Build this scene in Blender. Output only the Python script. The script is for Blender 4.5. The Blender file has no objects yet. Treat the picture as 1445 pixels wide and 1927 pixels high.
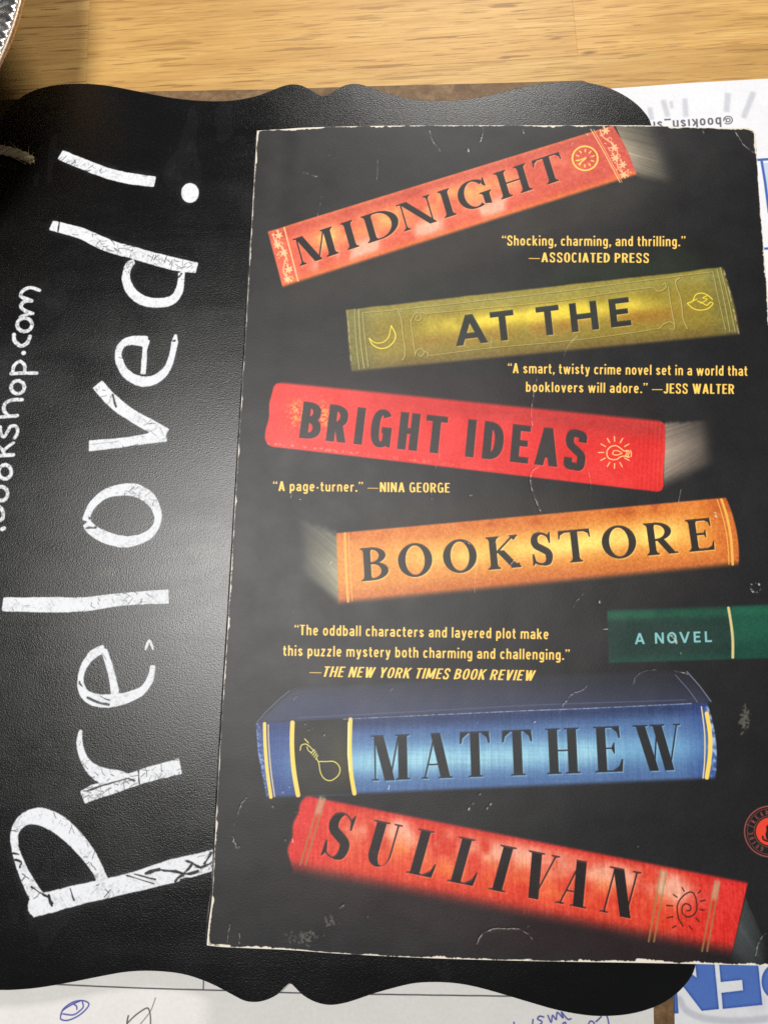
import bpy, bmesh, math, random
import numpy as np
from mathutils import Vector, Matrix

# ---------------------------------------------------------------- camera, light, exposure
S = bpy.context.scene
COL = S.collection
CAM_POS = Vector((0.0448, 0.0703, 0.2038))
CAM_R = Matrix(((0.9992347844, 0.0174511580, -0.0350043238),
                (-0.0110798610, 0.9845823500, 0.1745704232),
                (0.0375110954, -0.1740489961, 0.9840222887)))      # world -> camera
PW, PH, FPX = 1445.0, 1927.0, 1320.0

cam = bpy.data.cameras.new('camera')
cam.sensor_fit = 'VERTICAL'
cam.sensor_height = 24.0
cam.lens = 24.0 * FPX / PH
cam.clip_start = 0.005
cam.clip_end = 50
co = bpy.data.objects.new('camera', cam)
COL.objects.link(co)
co.matrix_world = Matrix.Translation(CAM_POS) @ CAM_R.transposed().to_4x4()
S.camera = co

world = bpy.data.worlds.new('World')
S.world = world
world.use_nodes = True
world.node_tree.nodes['Background'].inputs[0].default_value = (0.92, 0.96, 1.0, 1)
world.node_tree.nodes['Background'].inputs[1].default_value = 0.11


def area(name, loc, target, size, power, color):
    l = bpy.data.lights.new(name, 'AREA')
    l.shape = 'DISK'
    l.size = size
    l.energy = power
    l.color = color
    o = bpy.data.objects.new(name, l)
    COL.objects.link(o)
    o.location = loc
    o.rotation_euler = (Vector(target) - Vector(loc)).to_track_quat('-Z', 'Y').to_euler()
    return o


area('ceiling_lamp', (-0.185, 0.175, 1.10), (0.0, 0.1, 0), 0.34, 11.6, (1.0, 0.985, 0.95))
area('back_fill', (0.16, 1.42, 0.85), (0.04, 0.15, 0), 0.30, 14.5, (1.0, 0.97, 0.92))  # added light: makes the far end brighter than the near end
S.cycles.caustics_reflective = False
S.cycles.caustics_refractive = False
S.cycles.sample_clamp_indirect = 2.0
S.cycles.use_denoising = False      # the fine grain of board and paper is real detail
S.view_settings.view_transform = 'Standard'
S.view_settings.look = 'None'
S.view_settings.exposure = 0.0
S.view_settings.gamma = 1.0
S.view_settings.use_curve_mapping = False

# heights of the layers (metres): table top at 0
Z_PANEL = 0.0030      # top of the brown hardboard panel
Z_PAPER_L = 0.0033
Z_PAPER_R = 0.0036
Z_BOARD = 0.0066      # top of the black chalkboard
Z_BOOK0 = 0.0067
Z_COVER = 0.0290      # top of the front cover (camera was solved for this height)


def P(x, y, z):
    """the point of the horizontal plane at height z that stands at (x, y) of the photograph"""
    d = CAM_R.transposed() @ Vector(((x - PW / 2) / FPX, -(y - PH / 2) / FPX, -1.0))
    t = (z - CAM_POS.z) / d.z
    return CAM_POS + d * t


def PA(pts, z):
    """the same for an array of pixels -> array (n,2)"""
    p = np.asarray(pts, float).reshape(-1, 2)
    R = np.array(CAM_R)
    d = np.stack([(p[:, 0] - PW / 2) / FPX, -(p[:, 1] - PH / 2) / FPX, -np.ones(len(p))], 1) @ R
    t = (z - CAM_POS.z) / d[:, 2]
    return np.array(CAM_POS)[:2] + d[:, :2] * t[:, None]


def srgb(r, g, b):
    f = lambda c: c / 12.92 if c <= 0.04045 else ((c + 0.055) / 1.055) ** 2.4
    return (f(r / 255), f(g / 255), f(b / 255), 1)
# ---------------------------------------------------------------- procedural print: a small rasteriser
RNG = np.random.default_rng(7)


def catmull(pts, n=6, closed=False):
    p = np.asarray(pts, float)
    m = len(p)
    out = []
    rng = range(m if closed else m - 1)
    for i in rng:
        if closed:
            a, b, c, d = p[(i - 1) % m], p[i], p[(i + 1) % m], p[(i + 2) % m]
        else:
            a, b, c, d = p[max(i - 1, 0)], p[i], p[i + 1], p[min(i + 2, m - 1)]
        for k in range(n):
            t = k / n
            out.append(0.5 * (2 * b + (c - a) * t + (2 * a - 5 * b + 4 * c - d) * t * t + (3 * b - a - 3 * c + d) * t ** 3))
    out.append(p[0] if closed else p[-1])
    return np.array(out)


def resize(a, h, w):
    H, W = a.shape
    y = np.linspace(0, H - 1, h); x = np.linspace(0, W - 1, w)
    y0 = np.minimum(y.astype(int), H - 2); x0 = np.minimum(x.astype(int), W - 2)
    fy = (y - y0)[:, None]; fx = (x - x0)[None, :]
    fy = fy * fy * (3 - 2 * fy); fx = fx * fx * (3 - 2 * fx)
    A = a[y0][:, x0]; B = a[y0][:, x0 + 1]; C = a[y0 + 1][:, x0]; D = a[y0 + 1][:, x0 + 1]
    return (A * (1 - fx) + B * fx) * (1 - fy) + (C * (1 - fx) + D * fx) * fy


def noise(h, w, cell, octaves=1, cellx=None, gain=0.5):
    """value noise in -1..1"""
    out = np.zeros((h, w)); amp = 1; tot = 0
    cy, cx = cell, cellx or cell
    for o in range(octaves):
        g = RNG.uniform(-1, 1, (max(3, int(h / cy) + 2), max(3, int(w / cx) + 2)))
        out += amp * resize(g, h, w); tot += amp
        amp *= gain; cy = max(1, cy / 2); cx = max(1, cx / 2)
    return out / tot * 1.4


def blur(a, s):
    if s <= 0: return a
    n = int(3 * s) + 1
    k = np.exp(-0.5 * (np.arange(-n, n + 1) / s) ** 2); k /= k.sum()
    for ax in (0, 1):
        p = np.pad(a, [(n, n) if i == ax else (0, 0) for i in (0, 1)], mode='edge')
        out = np.zeros_like(a)
        for i, kk in enumerate(k):
            out += kk * (p[i:i + a.shape[0]] if ax == 0 else p[:, i:i + a.shape[1]])
        a = out
    return a


def shift(m, dx, dy):
    o = np.zeros_like(m)
    h, w = m.shape
    o[max(0, dy):h + min(0, dy), max(0, dx):w + min(0, dx)] = m[max(0, -dy):h - max(0, dy) or h, max(0, -dx):w - max(0, dx) or w][:h - abs(dy), :w - abs(dx)]
    return o


def sm(a, b, x):
    t = np.clip((x - a) / (b - a), 0, 1)
    return t * t * (3 - 2 * t)


def mix(a, b, t):
    t = np.asarray(t)[..., None]
    return np.asarray(a, float) * (1 - t) + np.asarray(b, float) * t


class Canvas:
    """a flat print, addressed in pixels of the photograph, stored in real units on its own plane"""
    def __init__(s, x0, y0, x1, y1, ppmm, z, base):
        s.x0, s.y1, s.k, s.z = x0, y1, ppmm * 1000.0, z
        s.w = int((x1 - x0) * s.k); s.h = int((y1 - y0) * s.k)
        s.x1 = x0 + s.w / s.k; s.y0 = y1 - s.h / s.k
        s.rgb = np.ones((s.h, s.w, 3)) * np.asarray(base, float)

    def c(s, pts):
        q = PA(pts, s.z)
        return np.stack([(q[:, 0] - s.x0) * s.k, (s.y1 - q[:, 1]) * s.k], 1)

    def scale(s, x, y):
        a = s.c([(x, y), (x + 10, y)])
        return np.hypot(*(a[1] - a[0])) / 10

    def zero(s):
        return np.zeros((s.h, s.w))

    def fill(s, mask, paths, ss=4):
        """even-odd fill of closed paths given in photo pixels; mask = max(mask, coverage)"""
        qs = [s.c(p) for p in paths]
        allp = np.concatenate(qs)
        bx0 = max(0, int(allp[:, 0].min()) - 1); bx1 = min(s.w, int(allp[:, 0].max()) + 3)
        by0 = max(0, int(allp[:, 1].min()) - 1); by1 = min(s.h, int(allp[:, 1].max()) + 2)
        if bx1 <= bx0 or by1 <= by0: return
        A = np.concatenate([q for q in qs]); B = np.concatenate([np.roll(q, -1, 0) for q in qs])
        ok = A[:, 1] != B[:, 1]; A = A[ok]; B = B[ok]
        W = bx1 - bx0; cov = np.zeros((by1 - by0, W + 2))
        for r in range(by0, by1):
            for k in range(ss):
                y = r + (k + 0.5) / ss
                m = (A[:, 1] <= y) != (B[:, 1] <= y)
                if not m.any(): continue
                a = A[m]; b = B[m]
                xs = np.sort(a[:, 0] + (y - a[:, 1]) / (b[:, 1] - a[:, 1]) * (b[:, 0] - a[:, 0])) - bx0
                xs = np.clip(xs, 0, W)
                row = cov[r - by0]
                for i, x in enumerate(xs):
                    sg = (1 if i % 2 == 0 else -1) / ss
                    j = int(x); f = x - j
                    row[j] += sg * (1 - f); row[j + 1] += sg * f
        c = np.clip(np.cumsum(cov, 1)[:, :W], 0, 1)
        v = mask[by0:by1, bx0:bx1]
        np.maximum(v, c, out=v)

    def stroke(s, mask, pts, rad, butt=False, soft=1.0):
        """line of varying radius (radius in photo pixels)"""
        pts = np.asarray(pts, float)
        k = s.scale(*pts[len(pts) // 2])
        q = s.c(pts)
        r = np.broadcast_to(np.asarray(rad, float), (len(q),)) * k
        n = len(q)
        if butt and np.hypot(*(q[0] - q[-1])) < 1.5: butt = False
        al = np.concatenate([[0], np.cumsum(np.hypot(*np.diff(q, axis=0).T))])
        for i in range(n - 1):
            a, b, ra, rb = q[i], q[i + 1], r[i], r[i + 1]
            R = max(ra, rb) + 1.5 + soft
            x0 = max(0, int(min(a[0], b[0]) - R)); x1 = min(s.w, int(max(a[0], b[0]) + R) + 2)
            y0 = max(0, int(min(a[1], b[1]) - R)); y1 = min(s.h, int(max(a[1], b[1]) + R) + 2)
            if x1 <= x0 or y1 <= y0: continue
            X = np.arange(x0, x1)[None, :] + 0.5 - a[0]; Y = np.arange(y0, y1)[:, None] + 0.5 - a[1]
            d = b - a; L = max(1e-6, np.hypot(*d)); ux, uy = d / L
            t = X * ux + Y * uy; tc = np.clip(t, 0, L)
            dd = np.hypot(X - tc * ux, Y - tc * uy) - (ra + (rb - ra) * tc / L)
            if butt:
                for e, f in ((0, 1), (n - 1, n - 2)):
                    ev = q[e] - q[f]; ev = ev / max(1e-6, np.hypot(*ev)); re_ = r[e] * 1.25 + 1.5
                    if min(abs(al[i] - al[e]), abs(al[i + 1] - al[e])) > r[e] * 1.6 + 1: continue
                    X2 = X + a[0] - q[e][0]; Y2 = Y + a[1] - q[e][1]
                    dd = np.where(X2 * X2 + Y2 * Y2 < re_ * re_, np.maximum(dd, X2 * ev[0] + Y2 * ev[1]), dd)
            c = np.clip(0.5 - dd / soft, 0, 1)
            v = mask[y0:y1, x0:x1]
            np.maximum(v, c, out=v)

    def paint(s, mask, col, a=1.0):
        ys, xs = np.nonzero(mask > 0.002)
        if not len(ys): return
        y0, y1, x0, x1 = ys.min(), ys.max() + 1, xs.min(), xs.max() + 1
        m = (mask[y0:y1, x0:x1] * a)[..., None]
        c = np.asarray(col, float)
        if c.ndim == 3: c = c[y0:y1, x0:x1]
        s.rgb[y0:y1, x0:x1] = s.rgb[y0:y1, x0:x1] * (1 - m) + c * m

    def uv(s, quad, margin=0.12):
        """pixel box round a quad (TL, TR, BR, BL in photo pixels) and its u, v there"""
        q = s.c(quad)
        src = q; dst = np.array([[0, 0], [1, 0], [1, 1], [0, 1]], float)
        A = []; bb = []
        for (x, y), (u, v) in zip(src, dst):
            A.append([x, y, 1, 0, 0, 0, -u * x, -u * y]); bb.append(u)
            A.append([0, 0, 0, x, y, 1, -v * x, -v * y]); bb.append(v)
        h = np.append(np.linalg.solve(np.array(A), np.array(bb)), 1)
        w = q[:, 0].max() - q[:, 0].min(); hh = q[:, 1].max() - q[:, 1].min()
        mx = w * margin; my = hh * margin + 20
        x0 = max(0, int(q[:, 0].min() - mx)); x1 = min(s.w, int(q[:, 0].max() + mx))
        y0 = max(0, int(q[:, 1].min() - my)); y1 = min(s.h, int(q[:, 1].max() + my))
        X, Y = np.meshgrid(np.arange(x0, x1) + 0.5, np.arange(y0, y1) + 0.5)
        D = h[6] * X + h[7] * Y + 1
        return (slice(y0, y1), slice(x0, x1)), (h[0] * X + h[1] * Y + h[2]) / D, (h[3] * X + h[4] * Y + h[5]) / D

    def blend(s, box, col, a):
        a = np.clip(a, 0, 1)[..., None]
        s.rgb[box] = s.rgb[box] * (1 - a) + np.clip(col, 0, 255) * a

    def image(s, name, extra=None):
        im = bpy.data.images.new(name, s.w, s.h, alpha=True)
        a = np.ones((s.h, s.w, 4), np.float32)
        a[..., :3] = np.clip(s.rgb / 255, 0, 1)
        if extra is not None: a[..., 3] = np.clip(extra, 0, 1)
        im.alpha_mode = 'CHANNEL_PACKED'
        im.pixels.foreach_set(a[::-1].ravel())
        im.update()
        im.pack()
        return im

    def set_uv(s, me):
        uvl = me.uv_layers.new(name='print')
        co_ = np.empty(len(me.vertices) * 3); me.vertices.foreach_get('co', co_); co_ = co_.reshape(-1, 3)
        li = np.empty(len(me.loops), int); me.loops.foreach_get('vertex_index', li)
        u = np.stack([(co_[li, 0] - s.x0) / (s.x1 - s.x0), (co_[li, 1] - s.y0) / (s.y1 - s.y0)], 1)
        uvl.data.foreach_set('uv', u.ravel())


# ---------------------------------------------------------------- letter shapes
def ell(cx, cy, rx, ry, a0=0, a1=360, n=28, e=1.0):
    t = np.radians(np.linspace(a0, a1, n))
    c, s_ = np.cos(t), np.sin(t)
    return np.stack([cx + rx * np.sign(c) * np.abs(c) ** e, cy + ry * np.sign(s_) * np.abs(s_) ** e], 1)


def letter(ch, w, t, s, sl=0.0, st=0.0, br=0.0, sq=1.0):
    """capital of cap height 1 and width w: list of ('p', paths) and ('s', points, radii)"""
    serif = sl > 0
    out = []
    hs, ht = s / 2, t / 2

    def poly(*pts): out.append(('p', [np.array(pts, float)]))

    def foot(x, half, y, up, l=None, r=None):
        if not serif: return
        l = sl if l is None else l; r = sl if r is None else r
        d = 1 if up else -1
        poly((x - half - l, y), (x + half + r, y), (x + half + r, y + d * st * .8), (x + half + r * .3, y + d * (st + br * .3)),
             (x + half, y + d * (st + br)), (x - half, y + d * (st + br)), (x - half - l * .3, y + d * (st + br * .3)), (x - half - l, y + d * st * .8))

    def stem(x, half, top=True, bot=True, y0=0, y1=1):
        poly((x - half, y0), (x + half, y0), (x + half, y1), (x - half, y1))
        if bot: foot(x, half, y0, True)
        if top: foot(x, half, y1, False)

    def diag(x0, y0, x1, y1, th):      # horizontal thickness th
        poly((x0 - th / 2, y0), (x0 + th / 2, y0), (x1 + th / 2, y1), (x1 - th / 2, y1))

    def bar(x0, x1, y, th): poly((x0, y - th / 2), (x1, y - th / 2), (x1, y + th / 2), (x0, y + th / 2))

    def bowl(x0, y0, x1, y1, th, tv):
        cy = (y0 + y1) / 2; ry = (y1 - y0) / 2; k = min(x1 - x0, ry * 1.35 + (0.1 if serif else 0))
        o = ell(x1 - k, cy, k, ry, -90, 90, 24, sq); i = ell(x1 - k, cy, k - th, ry - tv, -90, 90, 24, sq)
        out.append(('p', [np.concatenate([[[x0, y0]], o, [[x0, y1]]]), np.concatenate([[[x0, y0 + tv]], i, [[x0, y1 - tv]]])]))

    L = sl if serif else 0
    xl = L + ht
    if ch == 'I': stem(w / 2, ht)
    elif ch == 'H':
        stem(xl, ht); stem(w - L - ht, ht); bar(xl, w - xl, .51, s)
    elif ch == 'T':
        stem(w / 2, ht, top=False); bar(0, w, 1 - hs, s)
        if serif:
            q = .1 * (1 if t < .2 else 1.5)
            for m in (0, 1):
                pts = [(0, 1), (-.015, .74), (.02, .74), (.05, .86), (q + .03, 1 - s), (q + .03, 1)]
                poly(*[((w - x) if m else x, y) for x, y in pts])
    elif ch == 'L':
        stem(xl, ht); bar(xl, w, hs, s)
        if serif: poly((w - .2, 0), (w, 0), (w + .03, .3), (w - .005, .3), (w - .06, .14), (w - .2, s))
    elif ch in 'EF':
        stem(xl, ht); bar(xl, w - (.03 if serif else 0), 1 - hs, s); bar(xl, w * (.72 if serif else .9), .52, s)
        if ch == 'E': bar(xl, w, hs, s)
        if serif:
            poly((w - .2, 0), (w, 0), (w + .025, .27), (w - .01, .27), (w - .06, .13), (w - .2, s))
            poly((w - .2, 1), (w - .03, 1), (w - .02, .74), (w - .05, .74), (w - .09, .87), (w - .2, 1 - s))
            x = w * .72; poly((x - .06, .52), (x, .64), (x + .02, .64), (x + .02, .40), (x, .40))
    elif ch == 'N':
        if serif:
            x0 = L + hs; stem(x0, hs, top=False); diag(x0 + ht * .7, 1, w - L - hs, -.02, t * 1.12); stem(w - L - hs, hs, bot=False)
            poly((0 - L * .3, 1), (x0 + t, 1), (x0 + ht, 1 - st * 1.3), (-L * .3, 1 - st))
        else:
            stem(ht, ht); stem(w - ht, ht); diag(ht, 1, w - ht, 0, t * 1.1)
    elif ch == 'M':
        if serif:
            x0 = L + hs; xr = w - L - ht; xm = x0 + (xr - x0) * .52
            stem(x0, hs, top=False); diag(x0 + ht * .8, 1, xm, -.01, t * 1.1); diag(xr - ht + hs, 1, xm + hs, .04, s * 1.1); stem(xr, ht)
            poly((0, 1), (x0 + t, 1), (x0 + ht, 1 - st * 1.3), (0, 1 - st))
        else:
            stem(ht, ht); stem(w - ht, ht); diag(ht, 1, w / 2, .1, t); diag(w - ht, 1, w / 2, .1, t)
    elif ch in 'AV':
        tl, tr = (s, t) if ch == 'A' else (t, s)
        if not serif: tl = tr = t
        a0 = L + tl / 2; a1 = w - L - tr / 2; m = w / 2 + (tl - tr) * .1
        if ch == 'A':
            c = (t * .25 if serif else 0)
            diag(a0, 0, m - c * .2, 1, tl * 1.05); diag(a1, 0, m, 1, tr * 1.05)
            y = .3 if serif else .25
            bar(a0 + (m - a0) * y, a1 + (m - a1) * y, y + hs * .5, s)
            foot(a0, tl / 2, 0, True); foot(a1, tr / 2, 0, True)
        else:
            diag(a0, 1, m, -.01, tl * 1.05); diag(a1, 1, m, -.01, tr * 1.05)
            foot(a0, tl / 2, 1, False); foot(a1, tr / 2, 1, False)
    elif ch == 'W':
        tl, tr = (t, s) if serif else (t, t)
        a0 = L + tl / 2; a3 = w - L - tr / 2
        p1 = a0 + (a3 - a0) * .32; p2 = a0 + (a3 - a0) * (.46 if serif else .5); p3 = a0 + (a3 - a0) * .74
        diag(a0, 1, p1, -.01, tl); diag(p2, 1, p1, -.01, tr); diag(p2 - (0 if serif else 0), 1, p3, -.01, tl); diag(a3, 1, p3, -.01, tr)
        if serif: foot(a0, tl / 2, 1, False); foot(p2, tl / 2, 1, False); foot(a3, tr / 2, 1, False)
    elif ch == 'U':
        tr = s if serif else t
        x0 = L + ht; x1 = w - L - tr / 2; k = .3
        stem(x0, ht, bot=False, y0=k); stem(x1, tr / 2, bot=False, y0=k)
        a = ell((x0 - ht + x1 + tr / 2) / 2, k, (x1 + tr / 2 - x0 + ht) / 2, k, 180, 360, 24, sq)
        b = ell((x0 + ht + x1 - tr / 2) / 2, k, (x1 - tr / 2 - x0 - ht) / 2, k - s * 1.1, 360, 180, 24, sq)
        out.append(('p', [np.concatenate([a, b])]))
    elif ch in 'OCGQ':
        if ch == 'O':
            out.append(('p', [ell(w / 2, .5, w / 2, .515, e=sq, n=48), ell(w / 2, .5, w / 2 - t * (1.05 if serif else 1), .515 - s, e=sq, n=48)]))
        else:
            end = 318 if ch == 'C' else 300
            a = ell(w / 2, .5, w / 2 - ht * .92, .515 - hs, 42, end, 30, sq)
            ang = np.radians(np.linspace(42, end, 30))
            out.append(('s', a, np.clip(hs + (ht - hs) * np.abs(np.cos(ang)) ** 1.3, 0, 1)))
            if serif:
                poly((w * .80, .78), (w * .86, .97), (w * .9, 1.0), (w * .92, .66), (w * .88, .68))
            if ch == 'G':
                xg = w - ht - L * .4
                poly((xg - ht, .06), (xg + ht, -.0), (xg + ht, .46), (xg - ht, .46))
                if serif: foot(xg, ht, .48, False, L * 1.1, L * .8)
                else: bar(w * .52, w, .46, s)
    elif ch == 'D':
        stem(xl, ht); bowl(xl, 0, w, 1, t * 1.05, s)
    elif ch in 'BPR':
        stem(xl, ht)
        ym = .52 if ch == 'B' else .46
        bowl(xl, ym - hs, w * (.92 if ch == 'B' else (.86 if ch == 'R' and serif else .98)), 1, t * .95, s)
        if ch == 'B': bowl(xl, 0, w, ym + hs, t, s)
        if ch == 'R':
            if serif:
                diag(w * .48, ym, w - L * .7 - ht, 0, t * 1.1); poly((w - L - t, 0), (w + L * .1, 0), (w, st), (w - L - ht, st * 1.3))
            else:
                diag(w * .55, ym, w - ht, 0, t * 1.02)
    elif ch == 'K':
        stem(xl, ht)
        diag(xl, .42, w - L * 1.6 - hs, 1, s * 1.25 if serif else t * 1.1)
        diag(xl + ht + (w - xl) * .12, .56, w - L * .5 - ht, 0, t * 1.15)
        foot(w - L * 1.6 - hs, hs, 1, False); foot(w - L * .5 - ht * 1.0, ht, 0, True, L * .6, L * .5)
    elif ch == 'J':
        stem(w - ht, ht, y0=.25, bot=False); a = ell(w / 2 - .02, .25, w / 2 - ht + .02, .25 - hs, 360, 190, 14, sq); out.append(('s', a, np.full(14, ht)))
    elif ch == 'Y':
        stem(w / 2, ht, y1=.45, top=False); diag(w / 2, .4, ht, 1, t); diag(w / 2, .4, w - ht, 1, t)
    elif ch == 'S':
        m = ht if serif else hs
        c = [(.87, .74), (.79, .88), (.52, 1.01 - hs), (.27, .91), (.17 + t * .15, .75), (.28, .61), (.52, .50), (.76, .38), (.84 - t * .15, .24), (.74, .08), (.48, hs - .01), (.2, .1), (.1, .27)]
        r = [hs, hs, hs, ht * .8, m, m, ht, m, m, ht * .8, hs, hs, hs]
        if not serif: r = [ht * .95] * 13; c[0] = (1 - ht / w * .98, .71); c[-1] = (ht / w * .98, .29); c[4] = (ht / w, .75); c[8] = (1 - ht / w, .25)
        p = catmull([(x * w, y) for x, y in c], 4); rr = np.interp(np.linspace(0, 12, len(p)), range(13), r)
        out.append(('s', p, rr))
        if serif:
            poly((w * .93, 1.0), (w * .89, 1.0), (w * .78, .9), (w * .84, .66), (w * .9, .66))
            poly((w * .05, 0), (w * .09, 0), (w * .22, .12), (w * .14, .36), (w * .08, .36))
    return out


SH = 0.07      # half stroke of the small condensed face


def small(ch):
    """small condensed sans letter: (width, parts)"""
    h = SH; X = .73
    caps = dict(A=.47, B=.43, C=.41, D=.43, E=.36, G=.43, H=.44, I=.14, J=.33, K=.45, L=.34, M=.56, N=.45, O=.43, P=.41, R=.43, S=.41, T=.38, U=.43, V=.45, W=.66, Y=.43)
    if ch in caps:
        w = caps[ch]
        return w, letter(ch, w, .145, .125, sq=.8)
    n = .385; l, r = h, n - h; e = .8
    S_ = lambda pts: ('s', np.array(pts, float), np.full(len(pts), h))
    B_ = lambda x0, y0, x1, y1: ('p', [np.array([(x0, y0), (x1, y0), (x1, y1), (x0, y1)])])
    O = lambda: S_(ell(n / 2, X / 2, n / 2 - h, X / 2 - h, 0, 360, 24, e))
    cat = lambda *a: S_(np.concatenate([np.asarray(x, float).reshape(-1, 2) for x in a]))
    if ch == 'o': return n, [O()]
    if ch == 'a': return n - .01, [cat([(l + .01, .55)], ell(n / 2, X - .2, n / 2 - h - .01, .2 - h, 170, 0, 10, e), [(r, 0)]), S_(ell(n / 2 - .01, .215, n / 2 - h, .215 - h, 60, 330, 18, e)), cat([(n / 2, .40), (r, .40)])]
    if ch == 'b': return n, [S_([(l, 0), (l, 1.02)]), O()]
    if ch == 'd': return n, [S_([(r, 0), (r, 1.02)]), O()]
    if ch == 'p': return n, [S_([(l, -.24), (l, X - .02)]), O()]
    if ch == 'q': return n, [S_([(r, -.24), (r, X - .02)]), O()]
    if ch == 'c': return n - .03, [S_(ell(n / 2, X / 2, n / 2 - h, X / 2 - h, 38, 322, 20, e))]
    if ch == 'e': return n, [S_(ell(n / 2, X / 2, n / 2 - h, X / 2 - h, 0, 318, 22, e)), S_([(l, X / 2), (r, X / 2)])]
    if ch == 'f': return .25, [cat([(.1, 0)], [(.1, .85)], [(.15, .95), (.24, .96)]), S_([(.0, .66), (.23, .66)])]
    if ch == 'g': return n, [O(), cat([(r, X - .02)], [(r, -.05)], ell(n / 2, -.06, n / 2 - h, .14, 0, -160, 10, e))]
    if ch == 'h': return n, [S_([(l, 0), (l, 1.02)]), cat(ell(n / 2, X - .2, n / 2 - h, .2 - h, 180, 0, 12, e), [(r, 0)])]
    if ch == 'n': return n, [S_([(l, 0), (l, X - .02)]), cat(ell(n / 2, X - .2, n / 2 - h, .2 - h, 180, 0, 12, e), [(r, 0)])]
    if ch == 'm':
        k = .62; q = (k - 2 * h) / 4
        return k, [S_([(l, 0), (l, X - .02)]), cat(ell(l + q, X - .2, q, .2 - h, 180, 0, 10, e), [(l + 2 * q, 0)]), cat(ell(l + 3 * q, X - .2, q, .2 - h, 180, 0, 10, e), [(l + 4 * q, 0)])]
    if ch == 'i': return 2 * h, [S_([(h, 0), (h, X - .03)]), B_(0, .88, 2 * h, 1.03)]
    if ch == 'k': return n, [S_([(l, 0), (l, 1.02)]), S_([(l, .3), (r, X - .03)]), S_([(l + .09, .4), (r + .02, 0)])]
    if ch == 'l': return 2 * h, [S_([(h, 0), (h, 1.02)])]
    if ch == 'r': return .27, [S_([(l, 0), (l, X - .02)]), cat([(l, .52), (l + .06, X - .11), (.26, X - .07)])]
    if ch == 's':
        c = catmull([(r, .54), (n * .5, X - h), (l + .01, .54), (n * .5, X / 2), (r, .2), (n * .5, h), (l, .2)], 4)
        return n - .02, [S_(c * np.array([.95, 1]))]
    if ch == 't': return .25, [cat([(.1, .95), (.1, .16), (.15, h), (.24, h)]), S_([(.0, .66), (.23, .66)])]
    if ch == 'u': return n, [cat([(l, X - .02), (l, .2)], ell(n / 2, .2, n / 2 - h, .2 - h, 180, 360, 12, e)), S_([(r, 0), (r, X - .02)])]
    if ch == 'v': return n - .01, [S_([(h * .9, X - .02), (n / 2, .03), (n - h * .9, X - .02)])]
    if ch == 'w': return .58, [S_([(.06, X - .02), (.17, .03), (.29, X - .06), (.41, .03), (.52, X - .02)])]
    if ch == 'y': return n - .01, [S_([(h * .9, X - .02), (n / 2, .06)]), S_([(n - h * .9, X - .02), (.17, -.14), (.05, -.19)])]
    if ch == 'z': return n - .03, [S_([(l - .02, X - h), (r - .03, X - h), (l - .02, h), (r - .02, h)])]
    if ch == '.': return 2 * h, [B_(0, 0, 2 * h + .01, .16)]
    if ch == ',': return 2 * h, [('p', [np.array([(0, .16), (.15, .16), (.15, .03), (.05, -.15), (-.02, -.13), (.05, .0), (0, .0)])])]
    if ch == '-': return .22, [S_([(.04, .36), (.18, .36)])]
    if ch == '_': return .40, [S_([(0, -.12), (.4, -.12)])]
    if ch == '<': return .30, [('p', [np.array([(x, .74), (x + .13, .74), (x + .13, .86), (x + .08, .88), (x + .13, 1.02), (x + .08, 1.02), (x, .88)])]) for x in (0, .19)]
    if ch == '>': return .30, [('p', [np.array([(x, 1.02), (x + .13, 1.02), (x + .13, .88), (x + .05, .74), (x, .74), (x + .05, .88), (x, .90)])]) for x in (0, .19)]
    if ch == '~': return .80, [('p', [np.array([(0, .33), (.80, .33), (.80, .41), (0, .41)])])]
    if ch == '@':
        return .62, [('s', ell(.31, .36, .27, .40, 40, 340, 26), np.full(26, .045)), ('s', ell(.30, .36, .12, .19, 0, 360, 18), np.full(18, .045)), ('s', np.array([(.42, .56), (.42, .2), (.56, .25), (.58, .45)]), np.full(4, .04))]
    return .2, []


def put(C, mask, parts, o, ex, ey, grow=0.0, shear=0.0):
    """parts in letter units; o = origin, ex / ey = unit vectors, all in photo pixels"""
    o, ex, ey = (np.asarray(v, float) for v in (o, ex, ey))
    kr = (np.hypot(*ex) + np.hypot(*ey)) / 2
    T = lambda p: o + (p[:, :1] + shear * p[:, 1:]) * ex + p[:, 1:] * ey
    for q in parts:
        if q[0] == 'p': C.fill(mask, [T(p) for p in q[1]])
        else: C.stroke(mask, T(q[1]), q[2] * kr + grow, butt=True)


def word(C, mask, letters, base, up0, up1, **style):
    """letters: (char, x0, x1) along the baseline base = (xa, ya, slope)"""
    xa, xb = letters[0][1], letters[-1][2]
    for ch, x0, x1 in letters:
        t = (x0 - xa) / (xb - xa)
        up = np.array(up0) * (1 - t) + np.array(up1) * t
        y0 = base[1] + base[2] * (x0 - base[0]); y1 = base[1] + base[2] * (x1 - base[0])
        d = np.array([x1 - x0, y1 - y0]); H = np.hypot(*up); w = np.hypot(*d) / H
        put(C, mask, letter(ch, w, **style), (x0, y0), d / w, up)


def line(C, mask, text, p0, p1, cap, shear=0.0, gap=.095, space=.24, only=None):
    """a line of small type whose baseline runs from p0 to p1 (photo pixels)"""
    p0 = np.array(p0, float); p1 = np.array(p1, float)
    x = 0; items = []
    for ch in text:
        if ch == ' ': x += space; continue
        w, parts = small(ch)
        items.append((x, parts)); x += w + gap
    x -= gap
    ex = (p1 - p0) / x
    n = (p1 - p0) / np.hypot(*(p1 - p0))
    ey = np.array([n[1], -n[0]]) * cap
    for xx, parts in items: put(C, mask, parts, p0 + ex * xx, ex, ey, shear=shear)
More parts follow.
